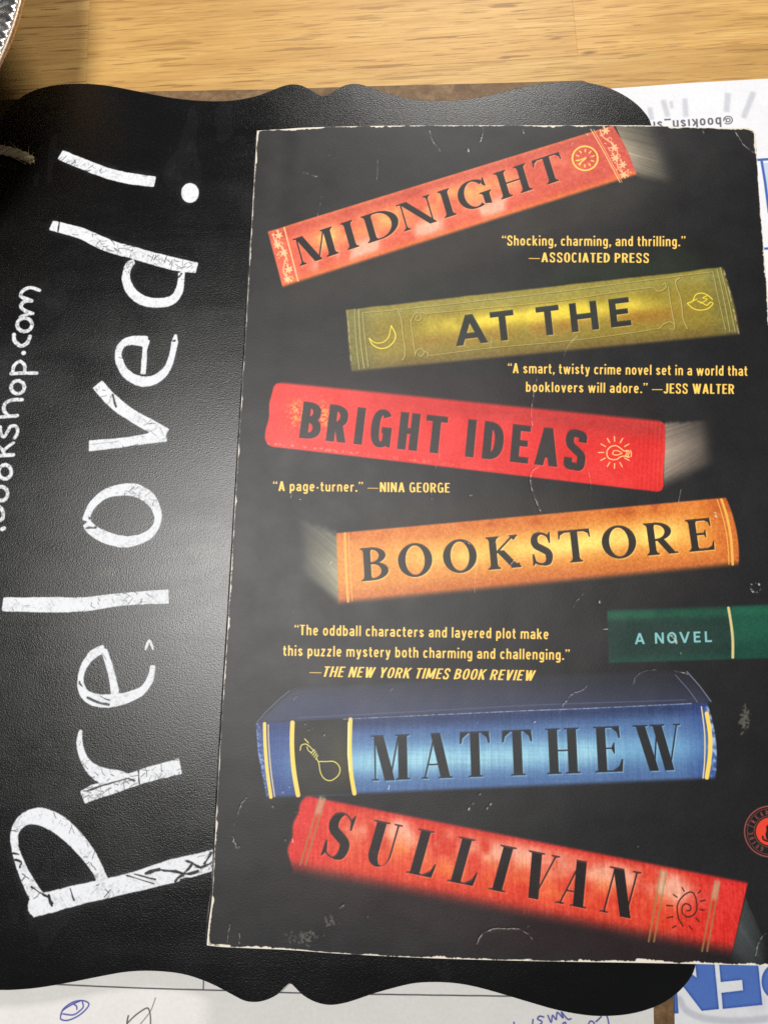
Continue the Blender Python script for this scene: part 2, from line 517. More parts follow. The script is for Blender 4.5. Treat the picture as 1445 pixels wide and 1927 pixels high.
# ---------------------------------------------------------------- the printed front cover
def art_cover():
    C = Canvas(-0.008, -0.010, 0.150, 0.222, 8.0, Z_COVER, (29, 28, 29))
    h, w = C.h, C.w
    big = noise(h, w, 420, 2)
    C.rgb += big[..., None] * 2.0
    GOLD = (255, 205, 96)
    sh = 1.0

    def N(box, cell, o=2, cx=None):
        s0, s1 = box
        return noise(s0.stop - s0.start, s1.stop - s1.start, cell, o, cx)

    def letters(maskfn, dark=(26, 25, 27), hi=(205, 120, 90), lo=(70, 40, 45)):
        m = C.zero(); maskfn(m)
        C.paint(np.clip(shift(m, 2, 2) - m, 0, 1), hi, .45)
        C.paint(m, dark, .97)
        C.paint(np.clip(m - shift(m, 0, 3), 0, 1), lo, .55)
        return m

    # soft glows under and above the printed spines
    def glow(pts, rad, col, a):
        m = C.zero(); C.stroke(m, pts, rad); C.paint(blur(m, 26), col, a)
    glow([(560, 545), (860, 475), (1180, 360)], 40, (58, 52, 44), .55)
    glow([(1060, 520), (1300, 495)], 22, (40, 62, 34), .55)
    glow([(700, 560), (1000, 540)], 18, (44, 52, 38), .4)
    glow([(560, 715), (900, 735), (1200, 780)], 16, (70, 36, 36), .4)
    glow([(700, 985), (900, 965), (1100, 945)], 22, (66, 52, 36), .5)
    glow([(700, 1132), (1000, 1110), (1300, 1080)], 14, (56, 48, 38), .5)
    glow([(560, 1660), (900, 1745), (1300, 1800)], 30, (46, 25, 27), .6)
    glow([(1120, 1190), (1110, 1230)], 18, (72, 68, 70), .6)

    # page blocks, streaked along the leaves and fading into the dark
    def pages(quad, col, flip, skew=0.0, pw=1.2, a0=1.0):
        box, u, v = C.uv(quad, .3)
        if flip: u = 1 - u
        n = N(box, 10, 2) * .25
        st = noise(400, 3, 4, 3)[:, 1]
        k = np.interp(np.clip(v + skew * u, -.2, 1.2), np.linspace(-.2, 1.2, 400), st)
        f = np.clip(1 - u, 0, 1) ** pw
        a = sm(-.02, .01, u) * sm(1.05, .6, u) * sm(-.06, .06, v + .10 * n) * sm(1.10, .86, v) * a0
        c = np.array(col)[None, None] * (0.55 + .5 * (1 - np.abs(v - .55) * 1.4) + .10 * k + .08 * n)[..., None]
        C.blend(box, c * (0.35 + .65 * f)[..., None] + 10, a * (0.25 + .75 * f))
    pages([(1156, 232), (1250, 236), (1282, 350), (1197, 330)], (150, 138, 116), False, -.12, .55)
    pages([(1251, 795), (1338, 790), (1352, 868), (1249, 912)], (150, 134, 118), False, .25, .55)
    pages([(552, 975), (634, 1004), (637, 1135), (560, 1072)], (158, 152, 128), True, .3, .7, .9)
    pages([(1402, 1690), (1445, 1790), (1440, 1850), (1376, 1800)], (66, 72, 74), False, 0, .6, .8)

    # 1 -- orange red spine
    box, u, v = C.uv([(504, 436), (1152, 236), (1197, 329), (532, 541)])
    n1 = N(box, 46, 3); n2 = N(box, 5, 2); n3 = N(box, 90, 2); vs = N(box, 300, 1, 16)
    base = np.array([216, 96, 70.]) * np.ones(u.shape + (1,))
    base = mix(base, (196, 78, 62), sm(.5, 1., u))
    base = mix(base, (186, 74, 56), sm(.28, .1, v) * .8)
    base = mix(base, (242, 178, 96), np.clip(np.exp(-((v - .42) / .2) ** 2) * (.55 + .7 * n1) * sm(.06, .16, u) * sm(.78, .5, u), 0, 1))
    base = mix(base, (240, 160, 110), np.clip(np.exp(-((v - .45) / .2) ** 2) * (.2 + .6 * n1) * sm(.6, .7, u) * sm(.9, .8, u), 0, .6))
    base = mix(base, (244, 186, 160), np.clip(np.exp(-((v - .78) / .14) ** 2) * np.clip(vs + n1 * .5, 0, 1) * sm(.06, .12, u) * sm(.75, .6, u), 0, .75))
    base = mix(base, (222, 112, 52), sm(.86, .98, v) * .85)
    base = mix(base, (232, 130, 66), sm(.08, .0, v) * .4)
    base += (n2 * 9 + n1 * 7)[..., None]
    cur = .006 * np.sin(np.clip(v, 0, 1) * math.pi)
    a = sm(-.002, .002, u) * sm(1.002 + cur, .999 + cur, u) * sm(-.012, .012, v) * sm(1.03, .95, v)
    C.blend(box, base, a)
    # gilt scroll bands
    def vine(p0, p1, half, col, seed):
        r = random.Random(seed)
        p0 = np.array(p0, float); p1 = np.array(p1, float); d = p1 - p0; L = np.hypot(*d); d /= L; n = np.array([-d[1], d[0]])
        m = C.zero()
        W = lambda t, s_: p0 + d * L * t + n * s_ * half
        C.stroke(m, catmull([W(t, .55 * math.sin(t * 9.4 + .6)) for t in np.linspace(0.02, .98, 14)], 3), .95)
        for k in range(6):
            t = (k + .5) / 6; sgn = 1 if k % 2 else -1
            c = W(t, -.35 * sgn)
            sp = [c + (d * math.cos(a_ * sgn) + n * math.sin(a_ * sgn)) * half * .42 * (1 - a_ / 9) for a_ in np.linspace(0, 6.2, 13)]
            C.stroke(m, np.array(sp), .7)
            if k % 2 == 0 or r.random() < .4:
                q = W(t, .30 * sgn)
                for a_ in np.linspace(0, 5.2, 6):
                    tip = q + (d * math.cos(a_) + n * math.sin(a_)) * half * .5
                    C.stroke(m, [q, tip], [2.6, 1.2])
                for a_ in np.linspace(.5, 5.7, 5):
                    C.stroke(m, [q - d * half * .7, q - d * half * .7 + (d * math.cos(a_) + n * math.sin(a_)) * 2.6], [1.3, .5])
            for _ in range(2):
                q = W(t + r.uniform(-.07, .07), r.uniform(-.85, .85)); C.stroke(m, [q, q + n * r.uniform(-2.5, 2.5) + d * r.uniform(1.5, 3.5)], [1.2, .5])
        C.paint(m, col, .88)
    bm = C.zero()
    C.stroke(bm, [(535, 428), (546, 470), (561, 529)], 1.1); C.paint(bm, (250, 205, 150), .9)
    vine((519, 436), (547, 533), 12.5, (248, 204, 150), 1)
    bm = C.zero(); C.stroke(bm, [(1111, 243), (1136, 286), (1166, 343)], .9); C.stroke(bm, [(1116, 243), (1140, 286), (1170, 343)], .55); C.paint(bm, (246, 200, 130), .9)
    vine((1132, 240), (1180, 335), 12.5, (246, 196, 142), 5)
    # clock
    ck = C.zero(); cx, cy = 1100.3, 297.8
    C.stroke(ck, ell(cx, cy, 23.8, 22.6, 0, 360, 48), 1.55)
    for a_ in range(0, 360, 36):
        q = math.radians(a_ + 20); C.stroke(ck, [(cx + 12.8 * math.cos(q), cy + 12.2 * math.sin(q)), (cx + 17.4 * math.cos(q), cy + 16.4 * math.sin(q))], 1.2)
    C.stroke(ck, [(cx + 1.5, cy - 1), (cx - 14, cy + 5)], [1.5, .8]); C.stroke(ck, [(cx, cy + 1), (cx - 12, cy + 11)], [1.6, .9])
    C.paint(ck, (250, 208, 96), .95)
    S1 = dict(t=.245, s=.05, sl=.10, st=.045, br=.09)
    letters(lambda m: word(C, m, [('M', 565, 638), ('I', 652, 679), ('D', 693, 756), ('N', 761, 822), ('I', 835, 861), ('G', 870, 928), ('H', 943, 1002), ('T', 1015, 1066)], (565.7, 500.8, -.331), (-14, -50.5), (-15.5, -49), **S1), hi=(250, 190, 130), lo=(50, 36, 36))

    # 2 -- olive gilt spine
    box, u, v = C.uv([(651, 583), (1358, 502), (1390, 628), (661, 700)])
    n1 = N(box, 40, 3); n2 = N(box, 4, 2)
    base = np.array([138, 121, 46.]) * np.ones(u.shape + (1,))
    base = mix(base, (150, 142, 72), np.exp(-((v - .12) / .1) ** 2) * .7)
    cen = np.exp(-((v - .44) / .16) ** 2) * sm(.1, .34, u) * sm(.92, .66, u)
    base = mix(base, (226, 202, 62), np.clip(cen * (.95 + .5 * n1), 0, 1))
    base = mix(base, (150, 104, 34), np.exp(-((v - .62) / .12) ** 2) * sm(.1, .25, u) * sm(.95, .8, u) * np.clip(.45 + .6 * n1, 0, 1))
    base = mix(base, (104, 84, 44), sm(.75, 1., v) * .75)
    base = mix(base, (92, 96, 62), sm(.1, .03, u) * .45 + sm(.93, .985, u) * .45)
    base += (n2 * 9 + n1 * 5)[..., None]
    a = sm(-.004, .004, u + .002 * n1) * sm(1.004, .996, u - .006 * np.sin(v * 3)) * sm(-.012, .022, v + .008 * n1) * sm(1.03, .96, v)
    C.blend(box, base, a)

    def emb(pts, r_=1.1, k=1.0, sm_=4):
        p = catmull(pts, sm_); m = C.zero(); C.stroke(m, p, r_); C.paint(m, (84, 74, 34), .6 * k)
        m = C.zero(); C.stroke(m, p + np.array([-.9, -.9]), r_ * .55); C.paint(m, (214, 196, 120), .75 * k)
    emb([(684, 590), (760, 583), (1000, 556), (1200, 530), (1300, 517), (1342, 512)], .9)
    emb([(1342, 512), (1352, 560), (1366, 622)]); emb([(1350, 508), (1362, 560), (1374, 624)], 1.3); emb([(1356, 504), (1370, 560), (1384, 624)], 1.2)
    emb([(683, 590), (688, 640), (694, 692)], 1.2); emb([(676, 584), (679, 640), (686, 694)], 1.5); emb([(668, 583), (671, 640), (677, 696)], 1.2)
    emb([(744, 582), (752, 590), (757, 610), (759, 632), (762, 650), (763, 668), (758, 679)], 1.5); emb([(744, 582), (750, 583), (757, 589)], 1.2)
    emb([(773, 602), (778, 636), (782, 668)], 1.3)
    emb([(800, 592), (900, 582), (1050, 567), (1160, 550), (1228, 541)], .9); emb([(806, 671), (920, 656), (1060, 643), (1180, 628), (1240, 618)], .9)
    emb([(775, 605), (781, 592), (790, 591), (794, 598), (789, 605), (782, 602), (786, 596)], 1.3); emb([(793, 589), (800, 591), (804, 594)], 1.3)
    emb([(781, 671), (786, 660), (795, 658), (799, 665), (792, 672), (788, 667)], 1.3); emb([(799, 662), (806, 666), (806, 672)], 1.3)
    emb([(1230, 541), (1238, 548), (1246, 547), (1254, 541), (1252, 534), (1247, 537)], 1.3); emb([(1258, 540), (1264, 580), (1271, 614)], 1.4)
    emb([(1241, 619), (1250, 610), (1262, 606), (1270, 612), (1268, 620), (1261, 619)], 1.3)
    emb([(1280, 523), (1272, 530), (1275, 545), (1281, 560), (1284, 580), (1286, 600), (1294, 619)], 1.6)
    m = C.zero()
    for _ in range(22):
        y = RNG.uniform(585, 690); x = 653 + (y - 583) * .08; C.stroke(m, [(x, y), (x + RNG.uniform(-.5, 2), y + RNG.uniform(2, 7))], RNG.uniform(.4, .9))
        y = RNG.uniform(506, 626); x = 1361 + (y - 503) * .235; C.stroke(m, [(x, y), (x + RNG.uniform(0, 2), y + RNG.uniform(2, 7))], RNG.uniform(.5, 1.3))
    C.paint(m, (196, 170, 130), .7)
    gm = C.zero()
    C.stroke(gm, catmull([(695, 637), (701, 649), (715, 656), (729, 654), (741, 643), (744, 630), (736, 613)], 4), .95)
    C.stroke(gm, catmull([(695, 637), (705, 645), (719, 645), (731, 635), (736, 613)], 4), .8)
    C.stroke(gm, catmull([(1293, 570), (1303, 566), (1309, 554), (1322, 551), (1334, 557), (1340, 563)], 4), .9)
    C.stroke(gm, catmull([(1293, 570), (1304, 580), (1318, 583), (1332, 580), (1341, 571), (1336, 568), (1330, 574), (1322, 570), (1312, 566)], 4), .9)
    C.stroke(gm, catmull([(1318, 570), (1326, 566), (1330, 562), (1322, 560), (1330, 556)], 4), .8); C.stroke(gm, [(1303, 566), (1311, 562)], .8)
    C.paint(gm, (246, 220, 70), .95)
    letters(lambda m: word(C, m, [('A', 858, 918), ('T', 927, 971), ('T', 1013, 1056), ('H', 1076, 1127), ('E', 1150, 1188)], (859.2, 651.5, -.1225), (-6.5, -56), (-6, -52.5), t=.235, s=.185), dark=(38, 40, 38), hi=(232, 190, 120), lo=(60, 70, 56))

    # 3 -- red spine
    box, u, v = C.uv([(514, 719), (1254, 793), (1248, 926), (497, 839)])
    n1 = N(box, 50, 3); n2 = N(box, 4, 2); rib = np.sin(u * 620) * sm(.9, .99, u)
    base = np.array([214, 44, 40.]) * np.ones(u.shape + (1,))
    base = mix(base, (176, 44, 42), np.exp(-((v - .12) / .16) ** 2) * (.4 + .5 * sm(.3, .9, u)))
    base = mix(base, (228, 62, 56), sm(.5, .0, u) * .8)
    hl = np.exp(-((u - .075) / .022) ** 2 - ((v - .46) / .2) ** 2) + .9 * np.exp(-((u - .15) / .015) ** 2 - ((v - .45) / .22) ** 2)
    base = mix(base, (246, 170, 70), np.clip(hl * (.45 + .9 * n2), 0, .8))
    base += (n2 * 6 + n1 * 8 + rib * 6)[..., None]
    base = mix(base, (252, 130, 110), np.clip(np.exp(-((v - .955) / .02) ** 2) * (n2 * 1.5 + .1) * sm(.75, .1, u), 0, .8))
    r_ = .012
    le = np.sqrt(np.clip(1 - (np.clip(np.abs(v - .5) - .38, 0, .12) / .12) ** 2, 0, 1))
    a = sm(-.002, .003, u - (1 - le) * .022 - .002 * np.sin(v * 14)) * sm(1.001, .997, u + (1 - le) * .014 + .0015 * n1) * sm(-.035, .035, v) * sm(1.02, .985, v)
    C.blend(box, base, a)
    gm = C.zero()
    C.stroke(gm, catmull([(1181, 848), (1174, 848), (1166, 842), (1158, 838), (1148, 841), (1142, 849), (1143, 859), (1150, 864), (1160, 864), (1168, 859), (1176, 858), (1182, 860)], 4), 1.0)
    C.stroke(gm, catmull([(1170, 852), (1163, 848), (1155, 848), (1153, 854), (1160, 856), (1170, 853)], 4), .85)
    for dx in (0, 4): C.stroke(gm, [(1178 + dx, 847), (1180 + dx, 852), (1177 + dx, 856), (1180 + dx, 860)], .95)
    C.stroke(gm, [(1186, 847), (1188, 853), (1187, 859)], .95)
    cx, cy = 1157, 851
    for a_ in (180, 148, 118, 92, 62, 32, 210, 242, 268, 296, 330):
        q = math.radians(a_); C.stroke(gm, [(cx + 21 * math.cos(q), cy - 21 * math.sin(q)), (cx + 31 * math.cos(q), cy - 30 * math.sin(q))], .95)
    C.paint(gm, (255, 222, 140), .92)
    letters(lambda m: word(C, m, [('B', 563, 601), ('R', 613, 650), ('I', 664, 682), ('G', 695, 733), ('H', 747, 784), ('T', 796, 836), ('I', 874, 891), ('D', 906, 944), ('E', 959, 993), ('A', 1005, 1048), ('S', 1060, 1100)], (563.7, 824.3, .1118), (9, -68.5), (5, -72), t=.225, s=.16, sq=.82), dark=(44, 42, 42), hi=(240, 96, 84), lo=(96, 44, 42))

    # 4 -- orange leather spine
    box, u, v = C.uv([(633, 1003), (1365, 936), (1389, 1063), (637, 1137)])
    n1 = N(box, 60, 3); n2 = N(box, 3.5, 2); n4 = N(box, 28, 3)
    base = np.array([208, 122, 46.]) * np.ones(u.shape + (1,))
    base = mix(base, (246, 206, 104), np.clip(np.exp(-((v - .46) / .2) ** 2) * (.95 + .35 * n1) * sm(.05, .35, u) * sm(.98, .8, u), 0, 1))
    base = mix(base, (238, 190, 106), sm(.5, .1, u) * .25)
    base = mix(base, (198, 98, 34), np.clip(sm(.3, .02, v) * (.6 + .5 * n4), 0, .9))
    base = mix(base, (186, 98, 46), sm(.7, .98, v) * .8)
    base = mix(base, (190, 96, 40), sm(.93, .985, u) * .7)
    base = mix(base, (162, 76, 34), np.clip(n4 - .45, 0, 1) * 1.2 * sm(.3, 0, v))
    base += (n2 * 12 + n1 * 5)[..., None]
    bul = .022 * (1 - (2 * np.clip(v, 0, 1) - 1) ** 2)
    a = sm(-.003, .003, u) * sm(1.003 + bul * .5, .998 + bul * .5, u) * sm(-.015, .02, v) * sm(1.04, .92, v)
    C.blend(box, base, a)
    gm = C.zero()
    C.stroke(gm, [(649, 1004), (651, 1070), (655, 1132)], 2.3); C.stroke(gm, [(656, 1003), (659, 1070), (663, 1131)], .8)
    C.paint(gm, (226, 180, 92), .75)
    gm = C.zero()
    C.stroke(gm, catmull([(1357, 940), (1368, 975), (1375, 1015), (1378, 1062)], 5), 2.4); C.stroke(gm, catmull([(1349, 940), (1360, 975), (1368, 1015), (1371, 1062)], 5), .9)
    C.paint(gm, (236, 184, 86), .85)
    letters(lambda m: word(C, m, [('B', 681, 732), ('O', 751, 815), ('O', 836, 899), ('K', 919, 981), ('S', 1001, 1043), ('T', 1056, 1114), ('O', 1136, 1200), ('R', 1218, 1276), ('E', 1297, 1344)], (681, 1094, -.0903), (-3.5, -62), (-9, -60), t=.215, s=.07, sl=.085, st=.045, br=.09), dark=(38, 34, 32), hi=(252, 226, 150), lo=(88, 62, 44))

    # 5 -- green spine running off to the right
    box, u, v = C.uv([(1142, 1149), (1480, 1138), (1480, 1237), (1145, 1247)])
    n1 = N(box, 60, 3); n2 = N(box, 4, 2)
    base = np.array([26, 50, 44.]) * np.ones(u.shape + (1,))
    base = mix(base, (28, 84, 62), np.clip(np.exp(-((v - .1) / .1) ** 2) * (.75 + .3 * n1), 0, 1))
    base = mix(base, (26, 78, 62), sm(.8, 1., v) * .5)
    base = mix(base, (22, 86, 64), sm(.692, .70, u) * np.clip(.75 - .4 * np.abs(v - .4), 0, 1))
    base = mix(base, (20, 62, 52), sm(.692, .70, u) * sm(.55, .75, v) * .6)
    base += (n2 * 4 + n1 * 4)[..., None]
    a = sm(-.003, .003, u) * sm(-.05, .03, v) * sm(1.03, .98, v)
    C.blend(box, base, a)
    gm = C.zero(); C.stroke(gm, catmull([(1370, 1144), (1375, 1175), (1378, 1205), (1378, 1237)], 4), 2.6); C.paint(gm, (212, 192, 130), .95)
    m = C.zero(); word(C, m, [('A', 1194, 1213), ('N', 1232, 1249), ('O', 1255, 1273), ('V', 1278, 1298), ('E', 1305, 1318), ('L', 1326, 1339)], (1194.6, 1212.5, -.030), (-.5, -21), (-1, -20.5), t=.2, s=.18)
    X = np.linspace(0, 1, C.w)[None, :, None]
    C.paint(m, np.array([136, 196, 196.]) * (1 - sm(.86, .97, X)) + np.array([96, 112, 112.]) * sm(.86, .97, X) + np.zeros((C.h, 1, 1)), .9)

    # 6 -- blue spine with its dim top board
    m = C.zero(); C.fill(m, [[(484, 1361), (520, 1325), (556, 1296), (900, 1275), (1290, 1262), (1338, 1322), (1310, 1326), (800, 1347)]])
    g = blur(m, 3); yy = np.linspace(0, 1, C.h)[:, None]
    y0 = C.c([(800, 1255)])[0, 1] / C.h; y1 = C.c([(800, 1345)])[0, 1] / C.h
    C.paint(g * (.30 + .70 * sm(y0, y1, yy)), (62, 68, 98), .80)
    ln = C.zero(); C.stroke(ln, [(484, 1359), (500, 1340), (530, 1312), (545, 1300)], .6); C.stroke(ln, [(1292, 1264), (1315, 1290), (1337, 1320)], 1.0); C.stroke(ln, [(1270, 1270), (1295, 1298), (1312, 1322)], .6)
    C.paint(ln, (132, 140, 172), .8)
    box, u, v = C.uv([(478, 1361), (1340, 1322), (1352, 1465), (496, 1502)])
    n1 = N(box, 60, 3); n2 = N(box, 3, 2); wv = N(box, 60, 1, 2.2); wh = N(box, 2.2, 1, 60)
    base = np.array([70, 98, 144.]) * np.ones(u.shape + (1,))
    cen = np.exp(-((v - .56) / .22) ** 2)
    base = mix(base, (104, 152, 188), np.clip(cen * 1.0 + .1 * n1, 0, 1))
    bright = np.clip(np.exp(-((v - .58) / .16) ** 2) * (np.exp(-((u - .30) / .11) ** 2) + np.exp(-((u - .50) / .11) ** 2) + .9 * np.exp(-((u - .70) / .08) ** 2)) * (.8 + .3 * n1), 0, 1)
    base = mix(base, (166, 212, 220), bright * .85)
    base = mix(base, (36, 48, 84), sm(.24, .04, v) * .85)
    base = mix(base, (44, 60, 118), sm(.16, .02, u) * .7)
    base = mix(base, (40, 60, 130), sm(.9, 1., u) * .5)
    base += ((wv * 9 + wh * 5) * (.4 + bright) + n2 * 5)[..., None]
    base = mix(base, (150, 170, 215), np.clip(sm(.018, .0, u) * (.5 + n2), 0, .7)); base = mix(base, (170, 190, 226), np.clip(sm(.975, 1.0, u) * (.35 + 1.2 * N(box, 8, 2)), 0, .85))
    a = sm(-.001, .003, u + .001 * n1 - .010 * np.abs(v - .4)) * sm(1.002, .998, u + .010 * (v - .55) ** 2 * 4) * sm(-.012, .012, v) * sm(1.03, .95, v)
    C.blend(box, base, a)
    m = C.zero(); C.fill(m, [[(555, 1357), (656, 1352), (654, 1420), (662, 1494), (565, 1497), (553, 1420)]])
    C.paint(m, (34, 32, 27), .97)
    m2 = C.zero(); C.stroke(m2, [(640, 1400), (645, 1460)], 12); C.paint(blur(m2, 14) * m, (84, 76, 36), .7)
    gm = C.zero()
    C.stroke(gm, catmull([(498, 1362), (499, 1400), (503, 1450), (510, 1500)], 4), 3.2)
    C.stroke(gm, catmull([(550.5, 1360), (549.5, 1400), (553, 1450), (561, 1496)], 4), 4.2)
    C.stroke(gm, catmull([(659.5, 1354), (658, 1400), (660, 1450), (667, 1493)], 4), 3.9)
    C.stroke(gm, catmull([(1329, 1343), (1335, 1380), (1335, 1420), (1329, 1463)], 4), 3.9)
    C.paint(gm, (250, 206, 92), .96)
    gm = C.zero(); C.stroke(gm, catmull([(505, 1364), (506, 1400), (510, 1450), (517, 1499)], 4), 1.0); C.stroke(gm, catmull([(1319, 1330), (1325, 1380), (1325, 1430), (1322, 1464)], 4), 1.2)
    C.paint(gm, (240, 214, 160), .9)
    gm = C.zero(); C.stroke(gm, [(655.5, 1360), (655, 1420), (658, 1450)], 1.3); C.paint(gm, (255, 240, 190), .8)
    ln = C.zero(); C.stroke(ln, [(646, 1353.5), (800, 1346), (1000, 1337), (1110, 1333), (1300, 1324)], .8); C.paint(ln * np.clip(noise(C.h, C.w, 4, 2) * .5 + .7, 0, 1), (160, 174, 210), .9)
    ln = C.zero(); C.stroke(ln, [(560, 1351), (800, 1338), (1000, 1327), (1110, 1323), (1290, 1317)], .9); C.paint(ln, (84, 96, 130), .6)
    gm = C.zero()
    C.stroke(gm, catmull([(601, 1433), (615, 1433), (628, 1433), (637, 1440), (640, 1450), (635, 1461), (622, 1469), (610, 1465), (603, 1453), (600, 1436), (596, 1428)], 4), .95)
    for k in range(4): C.stroke(gm, [(592 - k * 3.2, 1413.5 + 0 - k * .2 + 0), (585 - k * 0 + 2 - k * 0, 1419 - 0)], .01)
    for k in range(4): C.stroke(gm, [(595 + k * 2 - 3, 1411 + k * 3.4), (585 + k * 3.1, 1417.5 + k * 3.6)], .95)
    C.stroke(gm, catmull([(565, 1412), (567, 1403), (574, 1400), (581, 1403), (586, 1408), (591, 1413)], 4), .95)
    C.stroke(gm, catmull([(578, 1405), (580, 1412), (586, 1416)], 4), .85); C.stroke(gm, [(573.5, 1390.5), (580.5, 1398)], .95)
    C.paint(gm, (238, 222, 110), .95)
    letters(lambda m: word(C, m, [('M', 700, 772), ('A', 793, 852), ('T', 868, 922), ('T', 948, 1002), ('H', 1029, 1092), ('E', 1120, 1171), ('W', 1195, 1284)], (701, 1469, -.0365), (-1.5, -85), (-6, -86), t=.20, s=.032, sl=.06, st=.03, br=.012), dark=(34, 34, 36), hi=(150, 200, 216), lo=(44, 50, 74))

    # 7 -- big red spine at the bottom
    box, u, v = C.uv([(567, 1495), (1406, 1661), (1375, 1800), (532, 1640)])
    n1 = N(box, 46, 4); n2 = N(box, 4, 2); wv = N(box, 40, 2, 3)
    base = np.array([206, 62, 42.]) * np.ones(u.shape + (1,))
    base = mix(base, (204, 40, 40), sm(.12, .02, u) * .7 + sm(.82, .95, u) * .7)
    base = mix(base, (226, 164, 142), np.clip((np.exp(-((v - .27) / .18) ** 2)) * (.72 + 1.1 * n1) * sm(.05, .2, u) * sm(.95, .8, u), 0, .95))
    base = mix(base, (222, 112, 52), np.clip(np.exp(-((v - .5) / .2) ** 2) * (.45 + .8 * n1) * sm(.08, .2, u) * sm(.9, .7, u), 0, .8))
    base = mix(base, (186, 30, 30), sm(.1, .0, v) * .6)
    base = mix(base, (150, 44, 38), sm(.74, 1., v) * .85)
    base += (n2 * 9 + wv * 9 + n1 * 5)[..., None]
    a = sm(-.004, .004, u - .02 * np.clip(np.abs(v - .45) * 2, 0, 1) ** 4 + .002 * np.sin(v * 20)) * sm(1.002, .998, u) * sm(-.025, .03, v) * sm(1.05, .80, v)
    C.blend(box, base, a)
    gm = C.zero()
    for a_, b_ in (((603, 1500), (565, 1627)), ((611.5, 1503), (575, 1627)), ((1243, 1638), (1220, 1772)), ((1253, 1640), (1230, 1772)), ((1345, 1658), (1320.5, 1790)), ((1353, 1660), (1330, 1790))):
        C.stroke(gm, [a_, b_], 1.8)
    C.paint(gm, (146, 120, 66), .72)
    gm = C.zero()
    for a_, b_ in (((607, 1502), (598, 1530)), ((1248, 1640), (1241, 1680)), ((1349, 1660), (1343, 1690))): C.stroke(gm, [a_, b_], 3.6)
    C.paint(blur(gm, 3), (196, 214, 184), .6)
    gm = C.zero()
    C.stroke(gm, catmull([(1284.7, 1743), (1277, 1730), (1273.5, 1711), (1277, 1696), (1288.5, 1683), (1301.7, 1679), (1309, 1692), (1310.4, 1711), (1303.6, 1722.5), (1292, 1725.5), (1284, 1719), (1283, 1707), (1290, 1700.6), (1299, 1705.5), (1298, 1713), (1292, 1714)], 4), 1.25)
    for q in ([(1015, 452), (1025, 470)], [(1108, 467), (1095, 480)], [(1128, 515), (1105, 520)], [(1125, 565), (1105, 562)], [(1100, 622), (1085, 605)], [(1065, 660), (1050, 643)], [(985, 642), (968, 652)], [(968, 597), (940, 603)], [(968, 543), (938, 541)], [(990, 500), (972, 487)]):
        C.stroke(gm, [(900 + x / 2.6514, 1500 + y / 2.6514) for x, y in q], 1.2)
    C.paint(gm, (58, 30, 22), .92)
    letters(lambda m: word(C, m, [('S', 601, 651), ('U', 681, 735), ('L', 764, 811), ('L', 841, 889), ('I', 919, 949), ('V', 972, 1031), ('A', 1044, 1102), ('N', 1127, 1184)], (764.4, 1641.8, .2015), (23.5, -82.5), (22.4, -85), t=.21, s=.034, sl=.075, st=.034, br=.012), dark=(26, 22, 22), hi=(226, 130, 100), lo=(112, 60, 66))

    # round badge at the right edge
    cx, cy = 1447.5, 1564.5
    m = C.zero()
    C.stroke(m, ell(cx, cy, 47.5, 47.5, 0, 360, 70), 1.2); C.stroke(m, ell(cx, cy, 42.5, 43, 0, 360, 70), .45); C.stroke(m, ell(cx, cy, 29.5, 29.5, 0, 360, 60), .6)
    C.stroke(m, [(1403, 1551), (1419, 1557)], .6)
    for txt, a0, a1, inward in (('READ', 149, 99, False), ('ERS', 88, 50, False), ('GUIDE', 245, 186, True)):
        seq = txt if not inward else txt
        for k, ch in enumerate(seq):
            q = math.radians(a0 + (a1 - a0) * k / (len(seq) - 1)); r = 32.3
            rad = np.array([math.cos(q), -math.sin(q)]); tan = np.array([math.sin(q), math.cos(q)])
            wd = .6 if ch != 'I' else .45
            o = np.array([cx, cy]) + rad * r - tan * 8.2 * wd / 2
            put(C, m, letter(ch, wd, t=.19, s=.13, sl=.06, st=.10, br=.0), o, tan * 8.2, rad * 8.2)
    C.paint(m, (168, 82, 74), .85)
    m = C.zero(); C.fill(m, [ell(cx, cy, 26.5, 26.5)]); C.paint(m, (224, 66, 46), .96)
    m = C.zero()                                                       # small dark figure on the disc: a lamp-like reader
    C.fill(m, [[(1441, 1580), (1439, 1570), (1441, 1562), (1440, 1556), (1444, 1551), (1446, 1545), (1452, 1545), (1454, 1553), (1458, 1560), (1456, 1580)]])
    C.stroke(m, catmull([(1434, 1574), (1436, 1580), (1446, 1583), (1458, 1581)], 4), 1.6)
    C.paint(m, (26, 22, 22), .95)

    # quotations
    m = C.zero()
    line(C, m, '<Shocking, charming, and thrilling.>', (944, 462), (1289, 463), 18.6)
    line(C, m, '~ASSOCIATED PRESS', (994, 493), (1221, 494), 18.0)
    line(C, m, '<A smart, twisty crime novel set in a world that', (955, 702), (1406, 707), 18.8)
    line(C, m, 'booklovers will adore.> ~JESS WALTER', (989, 737), (1381, 741), 18.6)
    line(C, m, '<A page-turner.> ~NINA GEORGE', (514, 924), (846, 927), 18.2)
    line(C, m, '<The oddball characters and layered plot make', (554, 1195), (1032, 1203), 19.5)
    line(C, m, 'this puzzle mystery both charming and challenging.>', (533, 1234), (1071, 1242), 19.5)
    line(C, m, '~THE NEW YORK TIMES BOOK REVIEW', (580, 1273), (1003, 1281), 19.8, shear=.19)
    C.paint(m, GOLD, 1)

    # wear: scuffs, nicks and creases that show the white board
    m = C.zero()
    J = lambda pts, r_, j=.7: C.stroke(m, catmull(pts, 5) + RNG.normal(0, j * .5, (len(catmull(pts, 5)), 2)), r_ * RNG.uniform(.35, 1.15, len(catmull(pts, 5))), soft=1.0)
